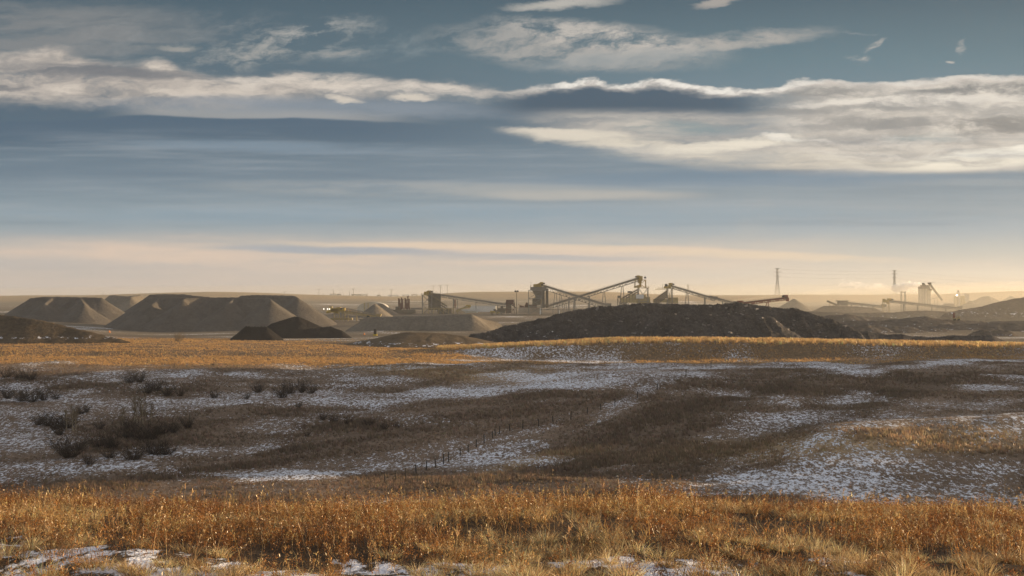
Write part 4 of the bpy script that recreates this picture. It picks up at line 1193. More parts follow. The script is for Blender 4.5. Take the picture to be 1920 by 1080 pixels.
m.build('door_post', M_yelpale, t)

# ---- yellow stacker machine far left
d = 800; b = loc(634, d); t = thing('stacker_machine', 'yellow stacker machine with cab at the foot of the tall sunlit stockpile', 'stacker', b)
m = MB(); m.box((X(634), 0, Z(580.5)), (9, 3, 2.2)); m.box((X(627), 0, Z(583)), (6, 3, 2)); m.cone((X(612), 0, Z(585.5)), (X(640), 0, Z(580)), .9, .9, 10); m.build('boom_head', M_yellow, t)
m = MB(); m.box((X(620), 0, Z(577.5)), (2.0, 2.2, 2.2)); m.bar((X(617), 0, Z(578)), (X(617), 0, Z(574)), .2); m.build('cab', M_yelpale, t)
m = MB()
for p_ in (627, 637, 642, 653): m.bar((X(p_), -1.2, Z(583)), (X(p_), -1.2, -.4), .55)
for a_, c_ in ((627, 637), (642, 653)): m.bar((X(a_), -1.2, Z(585)), (X(c_), -1.2, 0), .25); m.bar((X(c_), -1.2, Z(585)), (X(a_), -1.2, 0), .25)
m.box((X(640), 1, Z(598)), (14, 3, 1.4)); m.build('support_leg', M_yelpale, t)
m = MB()
for p_ in (608, 615.2, 618.6): m.cone((X(p_), -1.6, Z(579.3)), (X(p_), -1.8, Z(579.3)), .17, .17, 10)
m.build('lamp', M_light, t)

# ---- wheel loader near it
def loader(label, px, d, flip=1, group=None):
    b = loc(px, d); t = thing('wheel_loader', label, 'loader', b, group); s = flip
    m = MB(); m.box((s * 1.6, 0, 1.8), (3.6, 2.2, 1.5)); m.box((-s * 1.6, 0, 1.4), (2.2, 1.6, .8)); m.build('body', M_yellow, t)
    m = MB(); m.box((s * .1, 0, 2.9), (1.7, 1.7, 1.7)); cb = m.build('cab', M_glass, t)
    MB().box((s * .1, 0, 3.82), (1.9, 1.9, .14)).build('cab_roof', M_yellow, cb)
    for x_ in (-1.7, 1.9):
        for y_ in (-1.15, 1.15): wh = MB().cone((s * x_, y_ - .35, .85), (s * x_, y_ + .35, .85), .85, .85, 14).build('wheel', M_tyre, t); MB().cone((s * x_, y_ - .38, .85), (s * x_, y_ + .38, .85), .42, .42, 10).build('rim', M_yellow, wh)
    m = MB(); m.bar((-s * 1.8, 0, 1.8), (-s * 4.0, 0, .9), .5); m.build('lift_arm', M_yellow, t)
    m = MB(); m.frustum(.1, (.8, 2.9), 1.4, (1.9, 2.9), (-s * 4.6, 0)); m.build('bucket', M_grey, t)
    return t


loader('small yellow wheel loader under the stacker conveyor left of centre', 690, 785, 1)
loader('dusty loader parked below the feed house conveyor end', 928, 885, -1)

# ---- warning post on yellow base
d = 560; b = loc(703.5, d); b.z = gz(b.x, b.y); t = thing('marker_barrel', 'dark square marker standing on a yellow base left of the grassy mound', 'marker', b)
m = MB(); m.box((0, 0, Zr(621.7, d) - b.z), (1.25, .9, 2.3)); m.cone((0, 0, Zr(617, d) - b.z), (0, 0, Zr(616.6, d) - b.z), .5, .4, 10); m.build('panel', M_darkm, t)
m = MB(); m.frustum(-.3, (1.75, 1.5), Zr(626.4, d) - b.z, (1.6, 1.3)); m.build('base', simple('bright_yellow', (0.55, 0.40, 0.04), 0.6, 0.1), t)
d = 580; b = loc(683, d); m = MB(); m.cone((0, 0, -.1), (0, 0, .95), .45, .12, 10); m.box((0, 0, .03), (1.1, 1.1, .12)); o = m.build('traffic_cone', simple('cone_orange', (0.6, 0.20, 0.03), .6, .1)); o.location = b; prop(o, 'small orange cone on the yard left of the dark marker', 'cone')
d = 640; b = loc(205, d); m = MB(); m.cone((0, 0, -.1), (0, 0, 1.1), .5, .15, 10); m.box((0, 0, .05), (1.2, 1.2, .12)); o = m.build('traffic_cone', bpy.data.materials['cone_orange']); o.location = b; prop(o, 'small orange cone between the two big left stockpiles', 'cone')

# ---- right-hand pit machines
d = 950; b = loc(1581, d); t = thing('feed_hopper', 'dark box hopper with a ramp at the left end of the hazy pit conveyors', 'hopper', b)
m = MB(); m.box((X(1579.5), 0, Z(568.5)), (X(1588) - X(1571), 5, Z(564) - Z(573))); m.box((X(1579.5), 0, Z(564)), (8.2, 5.6, .5)); m.build('bin', M_grey, t)
m = MB(); m.bar((X(1551), 0, Z(564.5)), (X(1569), 0, Z(572)), 2.6, 1.3); m.build('ramp', M_deck, t)
m = MB()
for p_ in (1555, 1562, 1574, 1586): m.bar((X(p_), -1, Z(569)), (X(p_), -1, -.4), .4)
m.build('leg', M_yelpale, t)
m = MB(); m.bar((X(1567.5), 0, -.3), (X(1567.5), 0, Z(559.5)), .2); m.build('mast', M_steel, t)
d = 940; b = loc(1662, d); t = thing('transfer_station', 'small yellow transfer station where the two hazy pit conveyors meet', 'transfer station', b)
MB().frame(X(1656), X(1667), -2, 2, -.4, Z(567), .35, 1).build('frame', M_yelpale, t)
m = MB(); m.box((X(1661), 0, Z(564.5)), (4.4, 3.2, 1.9)); m.box((X(1657.5), 0, Z(563.4)), (1.6, 2.4, 2.6)); m.build('head_box', M_yellow, t)
d = 1000; b = loc(1693.5, d); t = thing('portal_frame', 'slim steel portal tower standing above the rightmost hazy conveyor', 'portal', b)
MB().frame(X(1690), X(1697), -1.2, 1.2, -.5, Z(548), .35, 2, False).build('frame', M_steel, t)
m = MB(); m.box((X(1693.5), 0, Z(547.6)), (3.6, 3, .5)); m.bar((X(1690), 0, Z(548)), (X(1690), 0, Z(546)), .2); m.bar((X(1697), 0, Z(548)), (X(1697), 0, Z(546)), .2); m.build('cap_beam', M_darkm, t)

# ---- silo block with elevator
d = 1150; b = loc(1733, d); t = thing('silo_plant', 'tall silo block with dark top works and a leaning elevator, steam drifting left', 'silo plant', b)
for k, p_ in enumerate((1724.6, 1729.8, 1735, 1740.2)):
    MB().cone((X(p_), (k % 2) * .8, -.5), (X(p_), (k % 2) * .8, Z(541.3)), 1.45, 1.45, 16).build('silo', M_silo, t, smooth=False)
MB().cone((X(1744.2), .5, -.5), (X(1744.2), .5, Z(543)), 1.0, 1.0, 14).build('silo', M_silo, t)
m = MB(); m.box((X(1732.5), 0, Z(539.3)), (X(1742) - X(1722), 4.6, 2.0)); m.box((X(1734), 0, Z(536.2)), (X(1739) - X(1724), 3.8, 1.6)); m.box((X(1731), 0, Z(533)), (2.0, 2, 2.4)); m.bar((X(1731), 0, Z(532)), (X(1740), 0, Z(538)), 1.2, .9); m.box((X(1743), 0, Z(543)), (3.4, 4, 1.6))
m.rail([(X(1721), -2.5, Z(541)), (X(1747), -2.5, Z(541))], 1.0)
m.build('top_works', M_darkm, t)
m = MB(); m.bar((X(1742), -.5, Z(531.5)), (X(1766), -.5, Z(563)), 2.0, 1.5); m.box((X(1742.5), -.5, Z(531.5)), (2.8, 2.4, 1.8)); m.build('elevator', M_darkm, t)
m = MB(); m.rail([(X(1745), -1.6, Z(532)), (X(1750.5), -1.6, Z(532))], 1.6); m.build('flag_rail', M_redst, t)
m = MB(); m.bar((X(1761), 0, Z(557.5)), (X(1742), 0, Z(561.5)), 1.4, .5)
for p_ in (1745, 1752, 1758): m.bar((X(p_), 0, Z(561)), (X(p_), 0, -.4), .3)
m.build('feed_conveyor', M_steel, t)
# ---- yellow mixing plant
d = 1200; b = loc(1803, d); t = thing('mixing_plant', 'hazy yellow asphalt mixing plant with tanks near the right edge', 'mixing plant', b)
for p_, w_, top_, mt in ((1797, 2.2, 547.5, M_silo), (1793, 3.0, 556, M_yelpale), (1802, 2.2, 555, M_yellow), (1808, 2.0, 555, M_yellow)):
    MB().cone((X(p_), 0, -.5), (X(p_), 0, Z(top_)), w_ * .8, w_ * .8, 12).build('tank', mt, t)
m = MB(); m.box((X(1812), 0, Z(557.5)), (X(1816) - X(1808), 4, Z(551.5) - Z(566))); m.build('bin_house', M_silo, t)
m = MB(); m.box((X(1796.5), 0, Z(547)), (1.6, 1.6, 2.4)); m.bar((X(1796.5), 0, Z(547)), (X(1796.5), 0, Z(543.5)), .4); m.build('stack', M_grey, t)
m = MB(); m.bar((X(1788), 0, -.3), (X(1792), 0, Z(552.5)), 1.0); m.build('bucket_elevator', M_grey, t)
MB().box((X(1792.2), -2.6, Z(553.7)), (1.3, .3, .9)).build('lamp', M_light, t)

# ---- small red service truck on the snowy bank
x_ = Xr(1788, 690); yy = 690.0
zz = (HY - 598.8) / F * 690
t = thing('service_truck', 'tiny red drill rig on the hazy spoil bank at the right', 'drill rig', (x_, yy - 3, zz - .5))
m = MB(); m.box((0.5, 0, 1.0), (3.6, 2.0, .9)); m.box((1.7, 0, 1.7), (1.2, 1.9, 1.0)); m.build('chassis', M_yelpale, t)
for w_ in (-.6, 1.6):
    for s in (-.9, .9): MB().cone((w_, s - .2, .45), (w_, s + .2, .45), .5, .5, 12).build('wheel', M_tyre, t)
m = MB(); m.frame(-1.3, -.5, -.4, .4, .9, 4.2, .14, 3); m.box((-.9, 0, 2.0), (1.0, .9, 1.2)); m.build('drill_mast', M_redst, t)


# ---------------------------------------------------------------- poles, pylons, fences, trailers on the skyline
PG = 'utility poles on the skyline'
POLE_PTS = {}
for px_, top_, kind_, lab in ((193.5, 547.3, 0, 'short plain pole above the far left stockpiles'), (534, 546.5, 1, 'short cross-armed pole just behind the tall sunlit stockpile'), (598, 541.8, 1, 'cross-armed utility pole alone on the skyline right of the tall sunlit stockpile'),
                               (625, 544, 0, 'plain pole rising behind the leftmost skyline trailer'), (655.4, 546.8, 0, 'short lamp-topped pole between two skyline trailers'), (662.6, 541.3, 1, 'cross-armed utility pole behind the long low skyline trailer'),
                               (733.5, 542.8, 1, 'cross-armed utility pole rising behind the trailer above the twin classifier tower'), (812, 535.6, 1, 'cross-armed utility pole, left one of the three above the leftmost long conveyor'),
                               (825.8, 535, 2, 'double-armed utility pole, middle of the three above the leftmost long conveyor'), (838.6, 533.8, 1, 'cross-armed utility pole, right one of the three above the leftmost long conveyor'),
                               (644, 550.6, 0, 'very short pole between the first two skyline trailers'), (606, 550, 0, 'stubby pole left of the leftmost skyline trailer'), (688.6, 549.8, 0, 'short pole at the right end of the white skyline trailers')):
    d = 1530.0; b = loc(px_, d); h = Zr(top_, d) - b.z
    t = thing('utility_pole', lab, 'utility pole', b, PG)
    MB().cone((0, 0, -.5), (0, 0, h), .32, .22, 8).build('pole', M_wood, t)
    if kind_:
        m = MB(); m.bar((-1.9, 0, h - .5), (1.9, 0, h - .5), .26)
        if kind_ == 2: m.bar((-1.5, 0, h - 2.6), (1.5, 0, h - 2.6), .24); m.bar((-1.9, 0, h - .5), (-2.4, 0, h + .6), .2)
        ca = m.build('crossarm', M_wood, t)
        for s in (-1.7, 0, 1.7): MB().box((s, 0, h - .17), (.2, .2, .45)).build('insulator', M_grey, ca)
        POLE_PTS[px_] = Vector((b.x, b.y, b.z + h - .3))


def wire(name, label, spans, r=.06, sag=.02, group=None):
    m = MB()
    for a, c in spans:
        a, c = Vector(a), Vector(c); L = (c - a).length; p = None
        for i in range(13):
            u = i / 12; q = a.lerp(c, u) - Vector((0, 0, 4 * sag * L * u * (1 - u)))
            if p is not None: m.bar(p, q, r * 2)
            p = q
    o = m.build(name, M_darkm); return prop(o, label, 'power line', group)


pk = sorted(POLE_PTS)
wire('power_line', 'thin sagging wire strung between the cross-armed skyline poles', [(POLE_PTS[a], POLE_PTS[c]) for a, c in zip(pk[:-1], pk[1:])] + [(POLE_PTS[838.6], at(960, 547, 1540))], .035, .012)

TRG = 'trailers parked on the skyline'
for x0, x1, top_, lab, mt in ((618.5, 630.5, 552.7, 'leftmost long pale trailer on the skyline', M_silo), (632, 640, 554, 'small grey trailer right after the leftmost skyline trailer', M_grey), (659, 669, 553.8, 'low grey trailer at the foot of a cross-armed skyline pole', M_grey),
                              (670, 676.5, 554.8, 'lowest flat trailer between a grey and a white skyline trailer', M_deck), (677, 689, 553.2, 'tall white trailer, right end of the group left of the white domed shed', M_silo),
                              (707, 714, 555.8, 'tiny low trailer alone on the skyline above the domed shed', M_grey), (727.5, 748, 554, 'long white trailer on the skyline left of the twin classifier tower', M_white), (754, 768, 554.9, 'white trailer on the skyline right above the twin classifier tower', M_white),
                              (771, 783, 555.6, 'low white trailer on the skyline left of the leftmost screen tower', M_silo)):
    d = 1545; b = loc((x0 + x1) / 2, d); t = thing('box_trailer', lab, 'trailer', b, TRG); L = Xr(x1, d) - Xr(x0, d); h = max(2.2, Zr(top_, d) - b.z)
    MB().box((0, 0, .9 + (h - .9) / 2), (L, 2.6, h - .9)).build('box', mt, t)
    for s in (-.32, .36):
        m = MB()
        for y_ in (-1, 1): m.cone((L * s, y_ - .2, .5), (L * s, y_ + .2, .5), .5, .5, 10)
        m.build('wheel', M_tyre, t)


def pylon(lab, px_, top_, d, sc=1.0, wide=1.0):
    b = loc(px_, d); H_ = Zr(top_, d) - b.z; t = thing('pylon', lab, 'pylon', b, 'lattice pylons on the skyline')
    m = MB(); wb = H_ * .115 * wide; wt = H_ * .022; w = .34 * sc
    prof = [(0, wb), (.30, wb * .66), (.55, wb * .38), (.68, wt * 1.3), (1.0, wt)]
    for (u0, a), (u1, c) in zip(prof[:-1], prof[1:]):
        n = 3
        for i in range(n):
            f0, f1 = i / n, (i + 1) / n; z0, z1 = H_ * (u0 + (u1 - u0) * f0), H_ * (u0 + (u1 - u0) * f1); r0, r1 = a + (c - a) * f0, a + (c - a) * f1
            for sx_, sy_ in ((-1, -1), (1, -1), (1, 1), (-1, 1)): m.bar((sx_ * r0, sy_ * r0, z0), (sx_ * r1, sy_ * r1, z1), w)
            for s in (-1, 1):
                m.bar((-r0, s * r0, z0), (r1, s * r1, z1), w * .6); m.bar((r0, s * r0, z0), (-r1, s * r1, z1), w * .6)
                m.bar((s * r0, -r0, z0), (s * r1, r1, z1), w * .6); m.bar((-r1, s * r1, z1), (r1, s * r1, z1), w * .6)
    m.build('lattice_tower', M_steel, t)
    ends = []
    for u, L in ((.995, H_ * .10), (.86, H_ * .135), (.70, H_ * .105)):
        m = MB()
        for s in (-1, 1):
            for y_ in (-1, 1): m.bar((0, y_ * wt, H_ * u + (.4 if u < .99 else 0)), (s * L, 0, H_ * u), w * .9); m.bar((0, y_ * wt, H_ * u - H_ * .03), (s * L, 0, H_ * u), w * .7)
            ends.append(Vector((b.x + s * L, b.y, b.z + H_ * u - H_ * .022)))
        ca = m.build('crossarm', M_steel, t)
        for s in (-1, 1): MB().bar((s * L, 0, H_ * u), (s * L, 0, H_ * u - H_ * .022), .22 * sc).build('insulator', M_grey, ca)
    return ends


e1 = pylon('lattice pylon standing above the red stacker conveyor', 1457.5, 502.8, 1900, 1.0, .75)
e2 = pylon('lattice pylon rising out of the steam left of the silo plant', 1677, 506.8, 1950, 1.0, .62)
e0 = pylon('smallest faint pylon above the conveyor of the small screen tower', 1290, 533.3, 2900, 1.0, .6)
wire('power_line', 'faint transmission wires running between the lattice pylons', [(e0[i], e1[i]) for i in range(6)] + [(e1[i], e2[i]) for i in range(6)] + [(e2[i], e2[i] + Vector((330, 120, -14 - i * 2))) for i in range(6)], .03, .010)


def far_fence(lab, xs, d, h, w=.16, rails=2, name='post_fence'):
    b = loc(xs[0], d); t = thing(name, lab, 'fence', b)
    P = [loc(x, d) for x in xs]
    for p in P: MB().bar(p - b + Vector((0, 0, -.4)), p - b + Vector((0, 0, h)), w).build('post', M_wood, t)
    m = MB()
    for a, c in zip(P[:-1], P[1:]):
        for k in range(rails): m.bar(a - b + Vector((0, 0, h * (1 - .45 * k) - .15)), c - b + Vector((0, 0, h * (1 - .45 * k) - .15)), .045)
    m.build('wire', M_darkm, t)
    return t


far_fence('row of tall thin posts along the skyline above the right-hand hill', [1804.5, 1810.5, 1818, 1825, 1833.5, 1841.5, 1850, 1858, 1866, 1874.5, 1882, 1890, 1898, 1907, 1915, 1924, 1932], 1640, 5.0, .22)
far_fence('row of short posts on the skyline right of the red stacker conveyor', [1462, 1471.5, 1477.5, 1484.5, 1490.5, 1496.5, 1503.5], 1700, 4.0, .24)
far_fence('long low line of tiny posts on the skyline left of the silo plant', list(np.arange(1556, 1716, 5.2)), 1720, 2.6, .22)

# ---------------------------------------------------------------- valley wire fence
fence_px = [(722, 906), (742, 901), (761, 895), (780, 888), (799, 882), (817, 877), (831, 871), (841, 867), (863, 855), (878, 848), (893, 839), (908, 832), (924, 822), (929, 817), (936, 814), (956, 808), (980, 804), (1010, 800), (1037, 794), (1070, 787), (1101, 777), (1127, 769), (1153, 762), (1195, 747), (1232, 731), (1286, 706), (1333, 690)]
P = [Vector(hit(px_, py_)) for px_, py_ in fence_px]
b = P[0].copy(); t = thing('wire_fence', 'old wire fence of leaning posts climbing through the shaded hollow', 'fence', b)
M_post = simple('old_fence_wood', (0.05, 0.042, 0.036), 0.9, 0.3, 2.0)
for p in P:
    h = random.uniform(1.15, 1.6); r = Vector((random.uniform(-.12, .12), random.uniform(-.1, .1), h))
    MB().cone(p - b + Vector((0, 0, -.3)), p - b + r, .09, .075, 8).build('post', M_post, t)
m = MB()
for a, c in zip(P[:-1], P[1:]):
    for k in (.45, .8, 1.1): m.bar(a - b + Vector((0, 0, k)), c - b + Vector((0, 0, k)), .02)
m.build('wire', M_post, t)

# ---------------------------------------------------------------- steam
def puff_volume(name, label, blobs, dens, col=(1, .98, .95), an=0.3):
    vs, fs = [], []
    from mathutils import noise as mn
    import bmesh
    bm = bmesh.new()
    for c, r in blobs:
        ret = bmesh.ops.create_icosphere(bm, subdivisions=3, radius=1.0)
        for v in ret['verts']:
            n = v.co.copy(); q = n * r[0] / 5 + Vector(c) * .05
            k = 1 + .38 * mn.fractal(n * 1.7 + Vector(c) * .13, .6, 2.0, 4)
            v.co = Vector((c[0] + n.x * r[0] * k, c[1] + n.y * r[1] * k, c[2] + n.z * r[2] * k))
    me = bpy.data.meshes.new(name); bm.to_mesh(me); bm.free()
    o = bpy.data.objects.new(name, me); C.objects.link(o)
    g = MT(name); pv = g.n('ShaderNodeVolumePrincipled'); pv.inputs['Color'].default_value = col + (1,); pv.inputs['Density'].default_value = dens; pv.inputs['Anisotropy'].default_value = an
    g.l(pv.outputs[0], g.out.inputs['Volume']); me.materials.append(g.m)
    rm = o.modifiers.new('join', 'REMESH'); rm.mode = 'VOXEL'; rm.voxel_size = .55
    return prop(o, label, 'steam', None, 'stuff')


bl = []
rs = random.Random(3)
for i in range(170):
    u = rs.random() ** 1.25
    px_ = 1737 - 66 * u
    mid = 533.5 + 9 * u ** .8; half = 1.5 + 7.5 * min(1, u * 3) * (1 - .6 * u) * (.6 + .6 * math.sin(u * 17) ** 2)
    py_ = mid - 1.5 * u + rs.uniform(-1, 1) * half * (1.15 if u > .3 else .9)
    r = (.8 + 1.0 * min(1, u * 2.5)) * rs.uniform(.5, 1.3)
    p = at(px_, py_, 1175); bl.append(((p.x, p.y + rs.uniform(-5, 5), p.z), (r * 1.15, r * 1.15, r)))
puff_volume('steam_plume', 'bright sunlit billow of steam blowing left from the silo plant', bl, .17, (1, .995, .985), an=0.2)
bl = []
for i in range(60):
    u = rs.random(); px_ = 1664 - 88 * u; py_ = 531 + 8 * (1 - u) + rs.uniform(-5, 7) - (8 * max(0, u - .7))
    r = rs.uniform(1.0, 2.6); p = at(px_, py_, 1185); bl.append(((p.x, p.y + rs.uniform(-6, 6), p.z), (r * 1.8, r * 1.3, r * .8)))
puff_volume('steam_plume', 'thin torn veil of steam drifting on the far side of the pylon', bl, .05, (1, .995, .985), an=0.2)


# ---------------------------------------------------------------- vegetation
def ribbons(base, lean, length, width, colr, K=3, droop=0.25, face=None):
    """N curved tapered blades as K-segment strips"""
    N = len(base)
    ts = np.linspace(0, 1, K + 1)
    if face is None: face = rng.uniform(0, 2 * np.pi, N)
    wd = np.stack([np.cos(face), np.sin(face), np.zeros(N)], 1)
    V = np.zeros((N, (K + 1) * 2, 3))
    for i, t in enumerate(ts):
        p = base + np.stack([lean[:, 0] * length * (t ** 1.6), lean[:, 1] * length * (t ** 1.6), length * (t - droop * np.hypot(lean[:, 0], lean[:, 1]) * t * t)], 1)
        w = (width * (1.0 - 0.85 * t ** 1.3) * 0.5)[:, None]
        V[:, 2 * i] = p - wd * w; V[:, 2 * i + 1] = p + wd * w
    b = (np.arange(N) * (K + 1) * 2)[:, None]
    Fs = [np.concatenate([b + 2 * i, b + 2 * i + 1, b + 2 * i + 3, b + 2 * i + 2], 1) for i in range(K)]
    Fq = np.stack(Fs, 1).reshape(-1, 4)
    col_ = np.repeat(colr[:, None, :], (K + 1) * 2, 1).reshape(-1, 3)
    return V.reshape(-1, 3), Fq, col_


def leaves(pos, dirv, length, width, colr):
    N = len(pos)
    rnd = rng.normal(size=(N, 3)); s = np.cross(dirv, rnd); s /= np.linalg.norm(s, axis=1, keepdims=True) + 1e-9
    tip = pos + dirv * length[:, None]; mid = pos + dirv * (length * .5)[:, None]
    V = np.stack([pos, mid + s * (width / 2)[:, None], tip, mid - s * (width / 2)[:, None]], 1)
    Fq = (np.arange(N) * 4)[:, None] + np.arange(4)[None, :]
    return V.reshape(-1, 3), Fq, np.repeat(colr[:, None, :], 4, 1).reshape(-1, 3)


def merge(parts):
    Vs, Fs, Cs = [], [], []; o = 0
    for v, f, c in parts: Vs.append(v); Fs.append(f + o); Cs.append(c); o += len(v)
    return np.concatenate(Vs), np.concatenate(Fs), np.concatenate(Cs)


def jitter(c, n, s=0.24, s2=0.035):
    c = np.asarray(c, float)
    k = np.exp(rng.normal(0, s, (n, 1)))
    return np.clip(c * k * np.exp(rng.normal(0, s2, (n, 3))), 0.004, 0.75)


def scatter_fg(n, d0, d1, extra=4.8):
    d = np.sqrt(rng.uniform(d0 ** 2, d1 ** 2, n))
    x = rng.uniform(-1, 1, n) * (0.45 * d + extra)
    return x, d


PAL = dict(orange=(0.29, 0.130, 0.036), rust=(0.15, 0.058, 0.018), blond=(0.64, 0.44, 0.22), tan=(0.34, 0.205, 0.085), brown=(0.12, 0.065, 0.03), straw=(0.48, 0.305, 0.125))
parts = []
# leafy stalks
x, d = scatter_fg(54000, 7.4, 17.5)
n1 = fbm(x / 1.6 + 8, d / 1.1, 3); n2 = fbm(x / 0.6, d / 0.6 + 30, 3)
pr = (0.20 + 0.62 * sst(d + n1 * 2.4, 8.9, 10.2)) * np.clip(0.70 + 4.2 * n2, .02, 1.5) * (1 - 0.75 * sst(d, 15.5, 17.5))
k = rng.random(len(x)) < pr; x, d, n1 = x[k], d[k], n1[k]
N = len(x)
z = ground(x, d)
L = rng.gamma(6, 1 / 6, N) * 0.135 * (1 + 1.3 * n1) * np.where(rng.random(N) < .05, 1.45, 1.0)
wind = np.interp(x / d, [-.45, .1, .45], [0.02, -0.02, -0.26])
lean = np.stack([rng.normal(0, .30, N) + wind, rng.normal(0, .28, N)], 1)
patch = fbm(x / 1.1 + 77, d / 0.8 + 13, 3)[:, None] + rng.normal(0, .10, (N, 1))
cA = jitter(PAL['orange'], N); cB = jitter(PAL['rust'], N); cC = jitter(PAL['straw'], N)
colr = np.where(patch > .15, cC, np.where(patch > -.08, cA, cB))
parts.append(ribbons(np.stack([x, d, z - .02], 1), lean, L, rng.uniform(.003, .005, N), colr * .7, 3))
NL = 24
ii = np.repeat(np.arange(N), NL); t = rng.uniform(.18, 1.02, len(ii))
P0 = np.stack([x[ii] + lean[ii, 0] * L[ii] * t ** 1.6, d[ii] + lean[ii, 1] * L[ii] * t ** 1.6, z[ii] + L[ii] * (t - .25 * np.hypot(lean[ii, 0], lean[ii, 1]) * t * t)], 1)
P0 += rng.normal(0, .012, P0.shape) * (1.6 - t)[:, None]
dv = rng.normal(0, 1, P0.shape); dv[:, 2] = np.abs(dv[:, 2]) * .9 + .25; dv /= np.linalg.norm(dv, axis=1, keepdims=True)
parts.append(leaves(P0, dv, rng.uniform(.010, .029, len(ii)), rng.uniform(.003, .0075, len(ii)), np.clip(colr[ii] * np.exp(rng.normal(0.0, .32, (len(ii), 1))), 0, .7)))
# bunch grass, blond, arching
x, d = scatter_fg(5100, 7.2, 15)
n1 = fbm(x / 1.3 + 40, d / 1.0 + 3, 3)
pr = np.where(d < 10.3, 0.75, 0.32) * np.clip(.15 + 4.0 * (n1 + .12), 0, 1.3)
k = rng.random(len(x)) < pr; x, d = x[k], d[k]
for tx, td in zip(x, d):
    nb = rng.integers(90, 170); s = rng.uniform(.04, .12); h = rng.uniform(.05, .14)
    a = rng.uniform(0, 2 * np.pi, nb); r = s * np.sqrt(rng.random(nb))
    bx, by = tx + np.cos(a) * r, td + np.sin(a) * r
    ln = np.stack([np.cos(a) * (.25 + r / s * .65) + rng.normal(-.05, .25, nb), np.sin(a) * (.25 + r / s * .65) + rng.normal(0, .25, nb)], 1)
    base_c = np.array(PAL['blond']) * rng.uniform(.6, 1.15) if rng.random() < .72 else np.array(PAL['tan']) * rng.uniform(.5, 1.1)
    parts.append(ribbons(np.stack([bx, by, ground(bx, by) - .01], 1), ln, h * rng.uniform(.6, 1.25, nb), rng.uniform(.0025, .0055, nb), jitter(base_c, nb, .38), 3, .42))
# fine fill of broken blades
x, d = scatter_fg(170000, 7.2, 18)
n1 = fbm(x / 1.2 + 21, d / .9 + 60, 3)
k = rng.random(len(x)) < np.where(d < 9.8, .30, .8) * np.clip(.55 + 3.0 * n1, 0.02, 1); x, d = x[k], d[k]; N = len(x)
cc = np.where((fbm(x / .9, d / .9, 2) + rng.normal(0, .1, N))[:, None] > .02, jitter(PAL['straw'], N, .35), np.where(rng.random((N, 1)) < .5, jitter(PAL['orange'], N, .35), jitter(PAL['brown'], N, .3)))
parts.append(ribbons(np.stack([x, d, ground(x, d) - .01], 1), rng.normal(0, .75, (N, 2)), rng.gamma(4, .25, N) * np.where(d < 9.6, .085, .125), rng.uniform(.003, .006, N), cc, 2, .4))
# tall thin culms with seed heads
x, d = scatter_fg(1150, 8.0, 14.5)
N = len(x); z = ground(x, d); L = rng.uniform(.15, .30, N) * np.where(rng.random(N) < .12, 1.25, 1)
lean = np.stack([rng.normal(-.02, .16, N), rng.normal(0, .12, N)], 1); cc = jitter((0.36, 0.24, 0.11), N, .3)
parts.append(ribbons(np.stack([x, d, z], 1), lean, L, rng.uniform(.003, .0055, N), cc, 4))
ii = np.repeat(np.arange(N), 14); t = rng.uniform(.80, 1.03, len(ii))
P0 = np.stack([x[ii] + lean[ii, 0] * L[ii] * t ** 1.6, d[ii] + lean[ii, 1] * L[ii] * t ** 1.6, z[ii] + L[ii] * (t - .25 * np.hypot(lean[ii, 0], lean[ii, 1]) * t * t)], 1)
dv = rng.normal(0, .5, P0.shape); dv[:, 2] = 1; dv /= np.linalg.norm(dv, axis=1, keepdims=True)
parts.append(leaves(P0, dv, rng.uniform(.014, .034, len(ii)), rng.uniform(.004, .008, len(ii)), cc[ii] * 1.05))
V_, F_, C_ = merge(parts)
o = link_mesh('foreground_grass', V_, F_, M_grass, attrs={'tint': C_})
prop(o, 'dry orange and blond prairie grass and weeds filling the foreground', 'grass', kind='stuff')

# ---- valley and berm grass: tufts of a few blades
NT_ = 305000
px_ = rng.uniform(-260, 2180, NT_); d = 135 + (540 - 135) * rng.random(NT_) ** 1.1
d = np.where(rng.random(NT_) < .12, 18 + 117 * rng.random(NT_) ** .7, d)
x = (px_ - 960) / F * d
sn, tn, dk, pl, _, _, sy = snow_and_tint(x, d)
n1 = fbm(x / 9, d / 9, 4)
pr = (1 - .90 * sst(sn, .36, .52)) * np.clip(0.8 + 2.4 * n1 + .8 * pl, .05, 1.6)
onb = (d > 392) & (d < 418) & (px_ > 820)
pr = np.where(onb, 1.0, pr) * (1 - sst(d, 500, 540)) * np.where((px_ > 800) & (d > 428), .12, 1) * np.where((d > 455) & (px_ > 420), np.clip(1 - (px_ - 420) / 250, 0.1, 1), 1)
k = rng.random(NT_) < pr
x, d, sn, tn, dk, pl, px_, onb, n1 = (q[k] for q in (x, d, sn, tn, dk, pl, px_, onb, n1))
N = len(x); NB = 5
h = (.26 + .35 * dk + .22 * pl + .5 * np.clip(n1, 0, .4)) * rng.uniform(.6, 1.3, N)
h = np.where(d < 40, h * .4, h)
h = h * (1 - .55 * sst(sn, .34, .48))
h = np.where(onb, rng.uniform(.6, 1.15, N), h)
h = np.where((d > 376) & (d <= 392) & (px_ > 830), h * 1.35, h)
ct = np.clip(tn * np.exp(rng.normal(.10, .25, (N, 1))) * np.exp(rng.normal(0, .05, (N, 3))), .01, .6)
ct = np.where(onb[:, None] | (d[:, None] > 335), np.clip(np.where(onb[:, None], np.array([[.66, .42, .18]]), np.array([[.54, .325, .135]])) * np.exp(rng.normal(-.05, .25, (N, 1))), 0, .75), ct)  # crest and meadow tufts get a brighter colour standing in for sunlight
z = ground(x, d)
Vt = np.zeros((N, NB, 3, 3))
